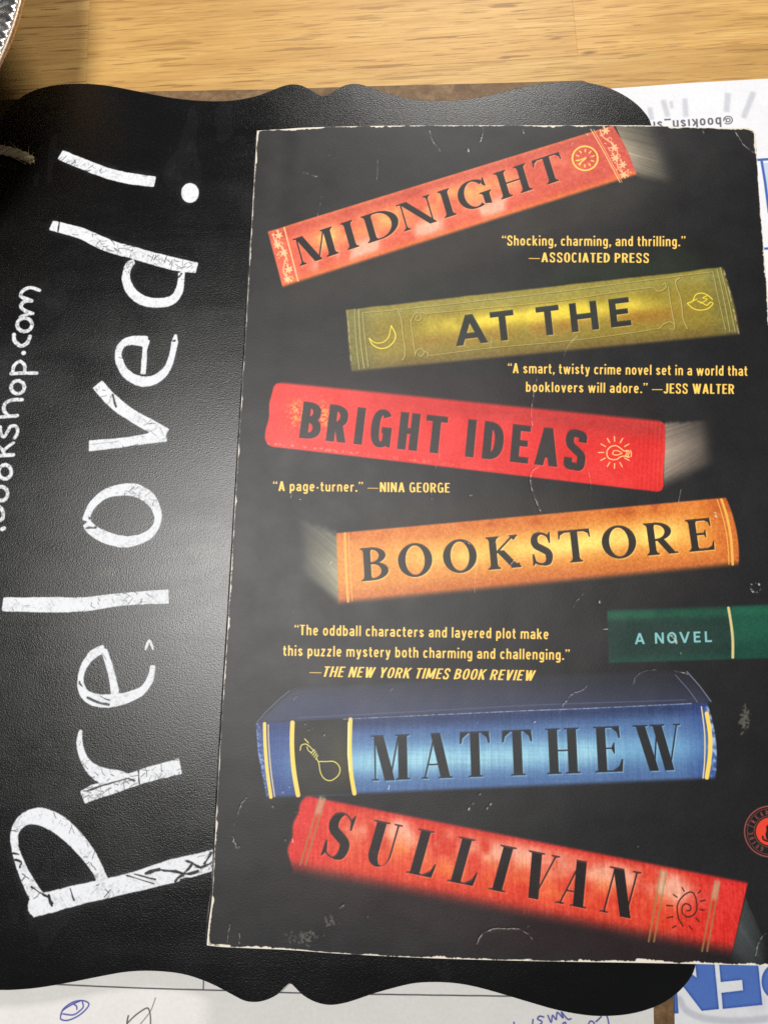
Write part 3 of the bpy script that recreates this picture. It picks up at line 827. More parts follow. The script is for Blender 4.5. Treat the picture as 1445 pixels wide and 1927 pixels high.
    J([(808, 240), (811, 256), (818, 270), (826, 279)], .8); J([(824, 276), (828, 283)], 1.5); J([(880, 278), (881, 285)], 1.6); J([(909, 240), (908, 252), (905, 262)], .9); J([(906, 258), (904, 266)], 1.5)
    J([(572, 324), (585, 329), (599, 334)], .7, .9); J([(617, 293), (621, 292)], .6); J([(606, 370), (603, 386), (599, 402), (597, 415)], .45); J([(711, 300), (711, 320), (709, 338)], .35)
    J([(983, 243), (985, 250)], 1.); J([(1100, 249), (1105, 253)], 1.3); J([(1077, 266), (1075, 274)], 1.0); J([(1320, 242), (1323, 251)], 1.4)
    J([(1381, 247), (1391, 261), (1398, 272), (1407, 280), (1417, 287)], .9); J([(1408, 246), (1416, 252), (1420, 262)], 1.4)
    J([(1010, 712), (1005, 728), (1003, 745), (1000, 765), (1001, 800)], .6, .9); J([(1008, 880), (1000, 888), (997, 900), (999, 915), (1005, 935), (1010, 948), (1017, 962)], .8, 1.0); J([(1015, 876), (1005, 884)], .5)
    J([(1086, 630), (1075, 642), (1065, 657), (1060, 672)], .6); J([(1103, 880), (1110, 900), (1111, 920)], .4); J([(1281, 922), (1277, 938), (1276, 950)], .5); J([(924, 635), (923, 648), (922, 655)], .8)
    J([(549, 932), (547, 938)], 1.); J([(564, 940), (567, 941)], 1.1); J([(813, 893), (822, 870), (828, 850)], .3); J([(811, 925), (812, 950)], .45); J([(893, 1088), (895, 1070), (898, 1055)], .6); J([(893, 1090), (892, 1115)], .4)
    J([(924, 1028), (935, 1016), (950, 1007), (965, 1004)], .6); J([(866, 1021), (876, 1020), (883, 1024)], .8); J([(960, 1063), (966, 1055)], 1.1); J([(836, 994), (836, 997)], 1.6); J([(1345, 966), (1347, 972)], 2.3); J([(884, 933), (886, 933)], 1.5)
    J([(617, 1065), (625, 1057)], .9); J([(552, 1150), (552, 1150.5)], .9); J([(1127, 1130), (1127, 1134)], 1.1); J([(1096, 1118), (1085, 1130), (1078, 1142)], .4)
    J([(1262, 1196), (1268, 1203), (1271, 1210)], 2.0, 1.6); J([(1134, 1184), (1142, 1184)], .8); J([(1280, 1228), (1281, 1232)], .7)
    for _ in range(16):
        a_ = RNG.uniform(0, 6.28); x = 1421 + 9 * math.cos(a_); y = 1106 + 9 * math.sin(a_); J([(x, y), (x + RNG.uniform(-2, 2), y + RNG.uniform(-2, 2))], RNG.uniform(.5, 1.6))
    J([(1050, 1345), (1058, 1328), (1068, 1315), (1078, 1305), (1092, 1300), (1104, 1291)], .55, 1.0); J([(1267, 1262), (1280, 1265), (1294, 1269)], .9, 1.); J([(1190, 1288), (1196, 1274), (1210, 1264), (1235, 1260)], .3)
    J([(553, 1317), (558, 1311)], .8); J([(733, 1300), (737, 1296)], .7); J([(574, 1362), (574, 1363)], .6); J([(581, 1374), (582, 1375)], 1.5); J([(610, 1383), (610, 1384)], 1.5); J([(588, 1369), (589, 1369)], 1.1); J([(532, 1490), (534, 1496)], 1.6); J([(545, 1481), (546, 1481)], 1.1); J([(513, 1517), (515, 1519)], 1.4); J([(732, 1478), (730, 1490)], 1.0)
    for x, y in ((903, 1493), (889, 1511), (923, 1512), (916, 1520), (882, 1521), (1005, 1358), (897, 1359)): J([(x - 1, y + 2), (x + 1, y - 1)], 1.2)
    J([(464, 1500), (458, 1508), (450, 1524), (447, 1534)], 1.0, 1.4); J([(439, 1575), (441, 1584), (447, 1596), (452, 1592)], 1.0, 1.2); J([(444, 1545), (440, 1553)], .5); J([(512, 1516), (515, 1518)], 1.2); J([(692, 1723), (692, 1725)], .8); J([(538, 1580), (537, 1581)], 1.5); J([(551, 1579), (551, 1583)], 1.4)
    J([(433, 1740), (430, 1755), (428, 1775)], .6, .9); J([(451, 1757), (450, 1775)], .6); J([(1199, 1592), (1200, 1593)], .9)
    for _ in range(60):
        x = RNG.uniform(540, 625); y = RNG.uniform(1500, 1610); J([(x, y), (x + 1, y + 1)], RNG.uniform(.2, .75)) if RNG.random() < .3 else None
    J([(897, 1775), (905, 1760), (915, 1752), (932, 1747), (955, 1747), (975, 1748), (990, 1755), (1000, 1765)], .75, 1.1); J([(985, 1749), (994, 1742)], .5); J([(1440, 1755), (1431, 1766), (1424, 1782), (1421, 1797)], .8, 1.0)
    J([(639, 1708), (648, 1702)], .9)
    m *= np.clip(.62 + noise(C.h, C.w, 5, 2) * .75, .05, 1)
    C.paint(m, (206, 202, 190), .85)
    C.height = 1 - .85 * blur(m, 1.1)
    # matt rubbed patches
    m = C.zero()
    for cx, cy, sx, sy, k in ((575, 1762, 34, 14, 46), (1400, 1352, 9, 22, 60), (620, 1735, 24, 12, 14)):
        for _ in range(k):
            x = cx + RNG.normal(0, sx * .42); y = cy + RNG.normal(0, sy * .42); C.stroke(m, [(x, y), (x + RNG.normal(0, 3), y + RNG.normal(0, 3))], RNG.uniform(.4, 1.7))
    C.paint(blur(m, .7), (122, 120, 108), .6)
    # rubbed edges
    eg = C.zero()
    def edge(pts, base_r, rough, step=3.2):
        p = catmull(pts, 60)
        L = np.concatenate([[0], np.cumsum(np.hypot(*np.diff(p, axis=0).T))]); n = int(L[-1] / step)
        q = np.stack([np.interp(np.linspace(0, L[-1], n), L, p[:, i]) for i in (0, 1)], 1)
        r = np.clip(base_r + rough * np.interp(np.linspace(0, 1, n), np.linspace(0, 1, n // 4 + 2), RNG.normal(0, 1, n // 4 + 2)) + rough * .6 * RNG.normal(0, 1, n), .25, 5)
        low = np.interp(np.linspace(0, 1, n), np.linspace(0, 1, max(3, n // 14)), RNG.uniform(.25, 1.35, max(3, n // 14)))
        C.stroke(eg, q, np.clip(r * low, .3, 5))
    edge(EDGE_TOP, 1.5, 1.0); edge(EDGE_LEFT, 1.2, .8); edge(EDGE_LEFT[-2:], 2.2, 1.2); edge(EDGE_BOTTOM, 2.6, 1.3); edge(EDGE_RIGHT, 2.2, .9); edge([(535, 242.5), (575, 240.5), (610, 239.5)], 2.8, 1.2); edge([(1260, 238), (1330, 240), (1395, 242)], 2.4, 1.0); edge([(1395, 242), (1411, 245), (1418, 252), (1421, 290)], 2.6, 1.2)
    edge([(483, 247), (481, 275), (479, 305)], 4.2, 1.0); edge([(479, 305), (476, 370), (473, 430)], 2.0, 1.0); edge([(400, 1690), (395, 1735), (394, 1773), (410, 1778), (432, 1781)], 3.6, 1.4); edge([(960, 1807), (1000, 1805)], 3.0, 1.3); edge([(1200, 1809), (1240, 1812)], 3.4, 1.5); edge([(1280, 1813), (1330, 1815)], 2.8, 1.5)
    C.paint(eg, (226, 218, 202), .95)
    # faint shade of the hinge crease, painted into the cover colour
    m = C.zero(); C.stroke(m, catmull([(500, 250), (480, 700), (468, 1000), (446, 1400), (424, 1775)], 6), 3.0); C.paint(blur(m, 6), (24, 24, 26), .12)
    C.rgb += noise(C.h, C.w, 2.2, 1)[..., None] * 2.2
    C.mask_wear = eg
    return C


EDGE_TOP = [(484, 246), (520, 243.5), (580, 240), (700, 237), (850, 236), (1000, 236), (1200, 236), (1300, 239.5), (1400, 242)]
EDGE_LEFT = [(484, 246), (474, 420), (462, 640), (446, 900), (431, 1150), (418, 1350), (406, 1560), (400, 1680), (393, 1738), (389.5, 1779)]
EDGE_RIGHT = [(1421, 258), (1430, 390), (1445, 571), (1467, 810), (1490, 1060), (1513, 1310), (1536, 1560), (1557, 1816)]
EDGE_BOTTOM = [(389.5, 1779), (432, 1783), (540, 1787), (640, 1794), (800, 1802), (1000, 1808), (1200, 1812), (1445, 1817), (1557, 1822)]
# ---------------------------------------------------------------- chalk lettering on the board
def art_board():
    C = Canvas(-0.105, -0.045, 0.150, 0.255, 6.0, Z_BOARD, (0, 0, 0))
    m = C.zero()
    def st(pts, wd, smooth=5, butt=True, wob=.6):
        p = catmull(pts, smooth)
        r = np.interp(np.linspace(0, 1, len(p)), np.linspace(0, 1, len(np.atleast_1d(wd)) if np.ndim(wd) else 2), wd if np.ndim(wd) else [wd, wd]) / 2
        C.stroke(m, p + RNG.normal(0, wob * .3, p.shape), r + RNG.normal(0, wob * .35, len(p)), butt=butt)
    # !
    st([(114, 291), (150, 306), (200, 325), (245, 336), (292, 342)], [20, 21, 21, 22, 21]); C.fill(m, [ell(358, 363, 16.5, 18.5)])
    # d
    st([(97, 424), (125, 431), (156, 440), (187, 455), (218, 467), (250, 475), (290, 487), (330, 497), (371, 504)], [19, 21, 22, 24, 24, 23, 24, 25, 20])
    st([(253, 492), (243, 499), (238, 515), (239, 531), (249, 550), (268, 565), (296, 570), (321, 566), (336, 551), (341, 528), (342, 512)], [9, 14, 14, 16, 18, 19, 19, 18, 15, 12, 12])
    # e
    st([(278, 643), (262, 641), (246, 641), (231, 648), (223, 665), (229, 690), (245, 709), (270, 718), (296, 712), (316, 692), (325, 666), (329, 645), (331, 629)], [22, 20, 17, 14, 12, 15, 17, 20, 18, 13, 11, 12, 4])
    st([(276, 640), (273, 660), (270, 704)], [14, 9, 10], 3)
    # v
    st([(184, 723), (203, 745), (226, 766), (254, 785), (285, 802), (312, 818)], [22, 23, 24, 22, 24, 24]); st([(313, 818), (285, 824), (250, 830), (210, 835), (168, 839)], [26, 20, 18, 19, 21])
    # o
    st([(163, 981), (166, 966), (176, 948), (198, 930), (226, 922), (256, 923), (281, 937), (296, 962), (296, 985), (282, 1005), (256, 1017), (228, 1019), (196, 1010), (174, 997), (163, 984)], [16, 13, 15, 18, 22, 25, 22, 15, 13, 16, 19, 22, 22, 20, 16])
    # l
    st([(6, 1137), (60, 1138), (110, 1138), (160, 1137), (220, 1129), (270, 1125), (318, 1122)], [25, 27, 28, 26, 24, 24, 27])
    # e
    st([(197, 1221), (176, 1231), (159, 1253), (152, 1280), (158, 1304), (178, 1317), (205, 1319), (240, 1313), (268, 1299), (283, 1278), (288, 1252)], [16, 16, 12, 11, 17, 22, 24, 20, 15, 13, 9])
    st([(196, 1223), (205, 1250), (212, 1275), (217, 1305)], [12, 12, 13, 16], 3)
    st([(281, 1203), (277, 1214), (274, 1224)], [2, 6, 3], 3); st([(281, 1203), (286, 1214), (289, 1224)], [2, 5, 3], 3)
    # r
    st([(153, 1374), (150, 1395), (155, 1420), (168, 1442), (190, 1458), (220, 1461), (240, 1462)], [5, 11, 13, 18, 26, 22, 10])
    st([(156, 1501), (180, 1490), (212, 1480), (250, 1467), (290, 1455), (340, 1442)], [24, 27, 26, 25, 26, 28])
    # P
    st([(60, 1706), (98, 1697), (160, 1681), (244, 1662), (325, 1639), (398, 1620), (440, 1608)], [38, 37, 34, 34, 40, 36, 34])
    st([(72, 1692), (55, 1662), (40, 1630), (29, 1595), (29, 1565), (45, 1543), (72, 1536), (105, 1548), (138, 1575), (166, 1608), (186, 1640), (197, 1668)], [26, 22, 17, 13, 15, 22, 30, 32, 30, 26, 20, 20])
    C.fill(m, [ell(64, 1706, 11, 17)])
    big = m.copy(); m[:] = 0
    # the small upright line at the left edge
    T = lambda pts, wd=6.5: st(pts, wd, 4, False, .5)
    T([(75, 546), (58, 541), (44, 547), (40, 557), (52, 563), (60, 566)]); T([(60, 566), (46, 568), (40, 577), (48, 585), (62, 590)]); T([(62, 590), (46, 593), (38, 597)], 5)
    T(ell(47, 611, 14, 12.5, 0, 360, 14)); T([(27, 630), (28, 641), (40, 651), (52, 645), (57, 633)], 7); T([(45, 664), (45.5, 664.5)], 8)
    T([(22, 703), (45, 702), (70, 702)]); T([(25, 702), (27, 688), (38, 680), (47, 688), (47, 701)], 6); T(ell(34, 728.6, 12.5, 12, 0, 360, 14))
    T([(-12, 786), (12, 784), (33, 782)]); T([(16, 782), (8, 772), (10, 760), (22, 753), (42, 752)])
    T([(1, 803), (2, 815), (8, 822), (15, 812), (20, 803), (30, 802), (34, 813), (28, 824)], 6)
    T([(-20, 858), (4, 857), (26, 856)]); T([(10, 856), (4, 845), (-8, 836)], 5.5); T([(6, 850), (14, 842), (26, 833)], 5.5)
    T(ell(10, 888, 12, 13, 0, 360, 14)); T(ell(3, 929, 12, 13, 0, 360, 14)); T([(-20, 955), (-2, 953), (6, 963), (5, 976), (-2, 980)]); T([(5, 996), (8, 994)], 7)
    small_ = m * np.clip(.8 + noise(C.h, C.w, 3, 2) * .5, 0, 1)
    # cracks and chips in the dried chalk ink
    cr = C.zero()
    ys, xs = np.nonzero(big > .9)
    def px_of(i):       # canvas -> strokes are drawn in canvas space here
        return xs[i], ys[i]
    def raw(mask, pts, r):
        for (a, b), (c_, d_) in zip(pts[:-1], pts[1:]):
            L = max(1, int(math.hypot(c_ - a, d_ - b) * 2))
            for t in np.linspace(0, 1, L):
                x = a + (c_ - a) * t; y = b + (d_ - b) * t; R = int(r + 2)
                x0, y0 = int(x), int(y)
                if x0 < R or y0 < R or x0 >= C.w - R or y0 >= C.h - R: continue
                X = np.arange(x0 - R, x0 + R + 1) + .5 - x; Y = (np.arange(y0 - R, y0 + R + 1) + .5 - y)[:, None]
                v = mask[y0 - R:y0 + R + 1, x0 - R:x0 + R + 1]
                np.maximum(v, np.clip(.5 - (np.hypot(X, Y) - r), 0, 1), out=v)
    dens = noise(C.h, C.w, 90, 2)
    n = 0
    for i in RNG.integers(0, len(xs), 1500):
        x, y = px_of(i)
        if dens[y, x] + RNG.uniform(-.4, .4) < .12: continue
        ang = RNG.choice([.5, 1.1, 2.2, 2.7]) + RNG.normal(0, .35); L = RNG.uniform(3, 15)
        p = [(x, y)]
        for k in range(3):
            ang += RNG.normal(0, .3); p.append((p[-1][0] + math.cos(ang) * L / 3, p[-1][1] + math.sin(ang) * L / 3))
        raw(cr, p, RNG.uniform(.25, .75)); n += 1
        if n > 330: break
    def crk(pts, r=1.0):
        C.stroke(cr, catmull(pts, 3) + RNG.normal(0, .5, (len(catmull(pts, 3)), 2)), r * RNG.uniform(.4, 1.2, len(catmull(pts, 3))))
    crk([(112, 415), (110, 436)], 1.8); crk([(157, 1490), (185, 1481), (212, 1473), (232, 1467), (242, 1466), (255, 1470)], 2.2); crk([(261, 1450), (263, 1478)], 2.2); crk([(303, 1436), (305, 1452)], 1.2); crk([(320, 1431), (336, 1430)], 1.5)
    crk([(60, 1669), (80, 1682), (92, 1689), (100, 1702)], 2.2); crk([(92, 1686), (98, 1704)], 3.2); crk([(133, 1672), (140, 1694)], 2.4); crk([(240, 1648), (290, 1663)], 1.8); crk([(254, 1645), (292, 1656)], 1.6)
    crk([(302, 1637), (330, 1640), (350, 1645), (372, 1640)], 3.0); crk([(275, 1643), (300, 1636)], 3.5); crk([(330, 1658), (350, 1640), (362, 1625), (350, 1620)], 2.8); crk([(362, 1625), (378, 1632), (400, 1622)], 2.8); crk([(385, 1625), (398, 1606)], 2.6); crk([(340, 1655), (380, 1650), (395, 1643)], 2.2)
    crk([(25, 1606), (36, 1608)], 2.0); crk([(28, 1618), (40, 1622), (38, 1632)], 2.4); crk([(212, 742), (218, 766)], 2.0); crk([(163, 994), (180, 993)], 2.6); crk([(168, 974), (169, 976)], 2.4); crk([(337, 521), (342, 515)], 2.0); crk([(325, 642), (331, 641)], 2.4)
    crk([(165, 1313), (185, 1322), (205, 1326)], 2.2); crk([(190, 1310), (205, 1318)], 1.6); crk([(172, 836), (225, 830)], .5); crk([(150, 1283), (154, 1292)], 1.6)
    soft = sm(.30, .72, blur(big, 1.3) + noise(C.h, C.w, 2.2, 2) * .10 + noise(C.h, C.w, 14, 2) * .05)
    a = np.clip(soft * (1 - cr * .97), 0, 1)
    a *= np.clip(.97 + noise(C.h, C.w, 2.5, 1) * .16 + noise(C.h, C.w, 16, 3) * .14, 0, 1)
    a = np.maximum(a, small_)
    a = np.maximum(a, np.clip(blur(big, 6) * .035 * (.4 + noise(C.h, C.w, 30, 3)), 0, 1) + np.clip(noise(C.h, C.w, 130, 4, 60) - .35, 0, 1) * .012)
    # alpha = chalk; red = stain map, green = grease
    C.rgb[..., 0] = 127 + noise(C.h, C.w, 200, 4) * 80
    C.rgb[..., 1] = 0
    sm_ = C.zero(); C.stroke(sm_, [(355, 1035), (400, 1032)], 8); C.stroke(sm_, [(190, 1078), (212, 1076)], 7); C.stroke(sm_, [(362, 685), (364, 686)], 3)
    C.rgb[..., 1] = blur(sm_, 3) * 255
    return C, a


BOARD = [(0, 236), (10, 215), (30, 190), (60, 171), (100, 160), (150, 156.5), (200, 160), (255, 170), (310, 181), (355, 187), (400, 189.5), (440, 188), (480, 180.5), (510, 170), (530, 162), (548, 158), (565, 159.5), (580, 166), (594, 174), (607, 180), (620, 176), (638, 165), (654, 158.5), (672, 157), (692, 162), (720, 172), (760, 183), (800, 188.5), (840, 189), (880, 186), (930, 176), (980, 164), (1020, 157), (1060, 153.5), (1095, 153.5), (1130, 160), (1160, 171), (1190, 189), (1212, 210), (1226, 236),
         (1235, 300), (1232, 380), (1228, 470), (1240, 560), (1262, 640), (1272, 720), (1262, 800), (1256, 880), (1262, 930), (1276, 960), (1268, 1000), (1270, 1070), (1288, 1150), (1305, 1240), (1310, 1330), (1305, 1420), (1300, 1510), (1306, 1600), (1315, 1700), (1316, 1780),
         (1310, 1812), (1301, 1838), (1280, 1864), (1252, 1886), (1220, 1900), (1182, 1909.5), (1140, 1913), (1100, 1911), (1050, 1902), (1000, 1888), (950, 1873), (900, 1859), (860, 1851.5), (820, 1849), (780, 1851), (740, 1860), (700, 1871.5), (670, 1882), (645, 1889), (620, 1892), (595, 1887), (572, 1875), (557, 1861), (547, 1852), (538, 1856), (522, 1872), (503, 1882), (482, 1886.5), (460, 1884), (436, 1872), (408, 1857), (378, 1844), (340, 1833), (290, 1828), (240, 1829.5), (190, 1838), (140, 1848), (90, 1857), (50, 1862), (0, 1864),
         (-60, 1858), (-110, 1836), (-145, 1800), (-158, 1750), (-150, 1680), (-138, 1600), (-140, 1500), (-152, 1400), (-158, 1300), (-146, 1200), (-128, 1120), (-122, 1060), (-134, 1030), (-124, 1000), (-120, 940), (-128, 850), (-136, 760), (-128, 660), (-112, 560), (-104, 470), (-106, 380), (-96, 310), (-60, 262), (-20, 246)]
HOLE = (57, 297)
# ---------------------------------------------------------------- materials
def mat(name, color=(.5, .5, .5, 1), rough=.5, metal=0, spec=.5):
    m = bpy.data.materials.new(name); m.use_nodes = True
    b = m.node_tree.nodes['Principled BSDF']
    b.inputs['Base Color'].default_value = color; b.inputs['Roughness'].default_value = rough
    b.inputs['Metallic'].default_value = metal; b.inputs['Specular IOR Level'].default_value = spec
    return m, m.node_tree, b


def nd(t, typ, **kw):
    n = t.nodes.new(typ)
    for k, v in kw.items():
        if isinstance(k, str) and hasattr(n, k): setattr(n, k, v)
    return n


def nz(t, vec, scale, detail=2, rough=.5, dist=0):
    n = t.nodes.new('ShaderNodeTexNoise')
    n.inputs['Scale'].default_value = scale; n.inputs['Detail'].default_value = detail
    n.inputs['Roughness'].default_value = rough; n.inputs['Distortion'].default_value = dist
    if vec is not None: t.links.new(vec, n.inputs['Vector'])
    return n.outputs['Fac']


def ramp(t, fac, stops):
    r = t.nodes.new('ShaderNodeValToRGB')
    e = r.color_ramp.elements
    while len(e) < len(stops): e.new(.5)
    for i, (p, c) in enumerate(stops):
        e[i].position = p; e[i].color = c if len(c) == 4 else (*c, 1)
    t.links.new(fac, r.inputs[0]); return r.outputs['Color']


def mixc(t, fac, a, b, mode='MIX'):
    m = t.nodes.new('ShaderNodeMix'); m.data_type = 'RGBA'; m.blend_type = mode
    for s, v in ((m.inputs[0], fac), (m.inputs[6], a), (m.inputs[7], b)):
        if hasattr(v, 'links'): t.links.new(v, s)
        else: s.default_value = v
    return m.outputs[2]


def mth(t, op, a, b=0.0, c=None):
    m = t.nodes.new('ShaderNodeMath'); m.operation = op
    for s, v in zip(m.inputs, (a, b) if c is None else (a, b, c)):
        if hasattr(v, 'links'): t.links.new(v, s)
        else: s.default_value = v
    return m.outputs[0]


def bump(t, b, h, strength, dist, prev=None):
    n = t.nodes.new('ShaderNodeBump'); n.inputs['Strength'].default_value = strength; n.inputs['Distance'].default_value = dist
    t.links.new(h, n.inputs['Height'])
    if prev is not None: t.links.new(prev, n.inputs['Normal'])
    t.links.new(n.outputs[0], b.inputs['Normal']); return n.outputs[0]


def sheen(t, b, rough, ior=1.5):
    """replace the broad-tailed gloss by a narrower one (Beckmann) over the same base"""
    b.inputs['Specular IOR Level'].default_value = 0
    g = t.nodes.new('ShaderNodeBsdfGlossy'); g.distribution = 'BECKMANN'; g.inputs['Color'].default_value = (1, 1, 1, 1)
    fr = t.nodes.new('ShaderNodeFresnel'); fr.inputs['IOR'].default_value = ior
    if hasattr(rough, 'links'): t.links.new(rough, g.inputs['Roughness'])
    else: g.inputs['Roughness'].default_value = rough
    nl = b.inputs['Normal'].links
    if nl: t.links.new(nl[0].from_socket, g.inputs['Normal'])
    mx = t.nodes.new('ShaderNodeMixShader'); out = t.nodes['Material Output']
    t.links.new(fr.outputs[0], mx.inputs[0]); t.links.new(b.outputs[0], mx.inputs[1]); t.links.new(g.outputs[0], mx.inputs[2])
    t.links.new(mx.outputs[0], out.inputs['Surface'])


def obj_coords(t): return t.nodes.new('ShaderNodeTexCoord').outputs['Object']


def image_node(t, im):
    n = t.nodes.new('ShaderNodeTexImage'); n.image = im; n.interpolation = 'Linear'; n.extension = 'EXTEND'
    u = t.nodes.new('ShaderNodeUVMap'); u.uv_map = 'print'; t.links.new(u.outputs[0], n.inputs[0])
    return n


# ---------------------------------------------------------------- object helpers
def link(name, me, material=None, parent=None, loc=None):
    o = bpy.data.objects.new(name, me); COL.objects.link(o)
    if material is not None: me.materials.append(material)
    if parent is not None: o.parent = parent
    if loc is not None: o.location = loc
    return o


def tag(o, label, cat, group=None):
    o['label'] = label; o['category'] = cat
    if group: o['group'] = group


def thing(name, loc, label, cat):
    o = bpy.data.objects.new(name, None); COL.objects.link(o); o.location = loc; o.empty_display_size = .01
    tag(o, label, cat); return o


def mesh(name, v, f, smooth=False):
    me = bpy.data.meshes.new(name); me.from_pydata([tuple(map(float, p)) for p in v], [], f); me.update()
    if smooth: me.polygons.foreach_set('use_smooth', [True] * len(me.polygons))
    return me


def slab(name, outline, z0, z1, holes=(), bevel=0.0):
    """flat plate with a traced outline (world x, y), real thickness"""
    cu = bpy.data.curves.new(name, 'CURVE'); cu.dimensions = '2D'; cu.fill_mode = 'BOTH'
    th = z1 - z0
    cu.extrude = th / 2 - bevel; cu.bevel_depth = bevel; cu.bevel_resolution = 1; cu.offset = -bevel
    for pts in (outline, *holes):
        sp = cu.splines.new('POLY'); sp.points.add(len(pts) - 1)
        for i, p in enumerate(pts): sp.points[i].co = (p[0], p[1], 0, 1)
        sp.use_cyclic_u = True
    tmp = bpy.data.objects.new('tmp', cu); COL.objects.link(tmp)
    dg = bpy.context.evaluated_depsgraph_get(); dg.update()
    me = bpy.data.meshes.new_from_object(tmp.evaluated_get(dg)); me.name = name
    bpy.data.objects.remove(tmp); bpy.data.curves.remove(cu)
    me.transform(Matrix.Translation((0, 0, (z0 + z1) / 2)))
    me.materials.clear()
    return me


def tube(pts, radii, seg=8):
    pts = [Vector(p) for p in pts]; v = []; f = []
    for i, p in enumerate(pts):
        d = (pts[min(i + 1, len(pts) - 1)] - pts[max(i - 1, 0)]).normalized()
        a = d.cross(Vector((0, 0, 1)));
        if a.length < 1e-4: a = Vector((1, 0, 0))
        a.normalize(); b = d.cross(a)
        r = radii[i] if hasattr(radii, '__len__') else radii
        for k in range(seg):
            q = 2 * math.pi * k / seg; v.append(p + (a * math.cos(q) + b * math.sin(q)) * r)
    for i in range(len(pts) - 1):
        for k in range(seg):
            j = (k + 1) % seg; f.append((i * seg + k, i * seg + j, (i + 1) * seg + j, (i + 1) * seg + k))
    return v, f


# ---------------------------------------------------------------- the table: jointed staves
random.seed(3)
mw, t, b = mat('rubberwood', rough=.5, spec=.35)
oc = obj_coords(t); oi = t.nodes.new('ShaderNodeObjectInfo').outputs['Random']
mp = t.nodes.new('ShaderNodeMapping'); t.links.new(oc, mp.inputs[0])
cb = t.nodes.new('ShaderNodeCombineXYZ'); k = mth(t, 'MULTIPLY', oi, 37.0)
t.links.new(k, cb.inputs[0]); t.links.new(k, cb.inputs[1]); t.links.new(cb.outputs[0], mp.inputs['Location'])
def stretch(sx, sy):
    m_ = t.nodes.new('ShaderNodeMapping'); m_.inputs['Scale'].default_value = (sx, sy, 1); t.links.new(mp.outputs[0], m_.inputs[0]); return m_.outputs[0]
g1 = nz(t, stretch(9, 110), 1.0, 5, .62, .8)          # broad figure
g2 = nz(t, stretch(45, 1100), 1.0, 4, .65, .3)        # fine fibre
g3 = nz(t, stretch(44, 820), 1.0, 2, .5, .3)        # open pores: short dark dashes
g4 = nz(t, stretch(16, 24), 1.0, 3, .5)
g5 = nz(t, stretch(5, 9), 1.0, 2, .5)
c0 = ramp(t, g1, [(.30, (.44, .235, .058)), (.5, (.58, .340, .100)), (.72, (.68, .435, .150))])
c0 = mixc(t, ramp(t, g2, [(.44, (0, 0, 0)), (.60, (.45, .45, .45))]), c0, (.40, .205, .052, 1))
c0 = mixc(t, ramp(t, g4, [(.45, (0, 0, 0)), (.75, (.30, .30, .30))]), c0, (.40, .20, .055, 1))
gate = ramp(t, g5, [(.36, (.55, .55, .55)), (.58, (1, 1, 1))])
pore = mixc(t, 1.0, ramp(t, g3, [(.355, (1, 1, 1)), (.385, (0, 0, 0))]), gate, 'MULTIPLY')
fine = ramp(t, nz(t, stretch(60, 1900), 1.0, 2, .55, .2), [(.36, (.55, .55, .55)), (.41, (0, 0, 0))])
pore = mixc(t, 1.0, pore, fine, 'LIGHTEN')
c0 = mixc(t, mixc(t, 1.0, pore, (.85, .85, .85, 1), 'MULTIPLY'), c0, (.24, .110, .026, 1))
gp = t.nodes.new('ShaderNodeNewGeometry').outputs['Position']      # a dark mineral streak beside the joint
kp = P(1108, 99, 0)
mk_ = t.nodes.new('ShaderNodeMapping'); mk_.vector_type = 'TEXTURE'; mk_.inputs['Location'].default_value = (kp.x, kp.y, 0); mk_.inputs['Rotation'].default_value = (0, 0, .12); mk_.inputs['Scale'].default_value = (.0062, .0016, 1)
t.links.new(gp, mk_.inputs[0]); vl = t.nodes.new('ShaderNodeVectorMath'); vl.operation = 'LENGTH'; t.links.new(mk_.outputs[0], vl.inputs[0])
kd = mth(t, 'ADD', vl.outputs['Value'], mth(t, 'MULTIPLY', g2, .8))
c0 = mixc(t, ramp(t, kd, [(.55, (.75, .75, .75)), (1.0, (0, 0, 0))]), c0, (.10, .045, .022, 1))
hv = t.nodes.new('ShaderNodeHueSaturation'); t.links.new(c0, hv.inputs['Color'])
t.links.new(mth(t, 'MULTIPLY_ADD', oi, .20, .93), hv.inputs['Value'])
t.links.new(hv.outputs[0], b.inputs['Base Color'])
bump(t, b, mth(t, 'SUBTRACT', g2, pore), .2, .0002)

table = thing('table', (0.05, 0.1, 0), 'light rubberwood table top of jointed staves, under the papers and the black board', 'table')
ang = math.atan2(P(1445, 148, 0).y - P(200, 222, 0).y, P(1445, 148, 0).x - P(200, 222, 0).x)
ex = Vector((math.cos(ang), math.sin(ang), 0)); ey = Vector((-ex.y, ex.x, 0))
org = P(1087, 105, 0)                                  # joint seen at the top right
WD = 0.046


def stave(s0, s1, r0):
    """one stave from s0 to s1 along the grain, row starting r0 across"""
    g = .00001; h = .018; c = .00005
    L = (s1 - s0) / 2 - g; W = WD / 2 - g
    v = [(-L + c, -W + c, 0), (L - c, -W + c, 0), (L - c, W - c, 0), (-L + c, W - c, 0),
         (-L, -W, -c), (L, -W, -c), (L, W, -c), (-L, W, -c), (-L, -W, -h), (L, -W, -h), (L, W, -h), (-L, W, -h)]
    f = [(0, 1, 2, 3)] + [(4 + i, 4 + (i + 1) % 4, (i + 1) % 4, i) for i in range(4)] + [(8 + i, 8 + (i + 1) % 4, 4 + (i + 1) % 4, 4 + i) for i in range(4)] + [(11, 10, 9, 8)]
    o = link('stave', mesh('stave', v, f), mw, table)
    cc = org + ex * ((s0 + s1) / 2) + ey * (r0 + WD / 2)
    o.location = cc - table.location; o.location.z = 0; o.rotation_euler.z = ang
    return o


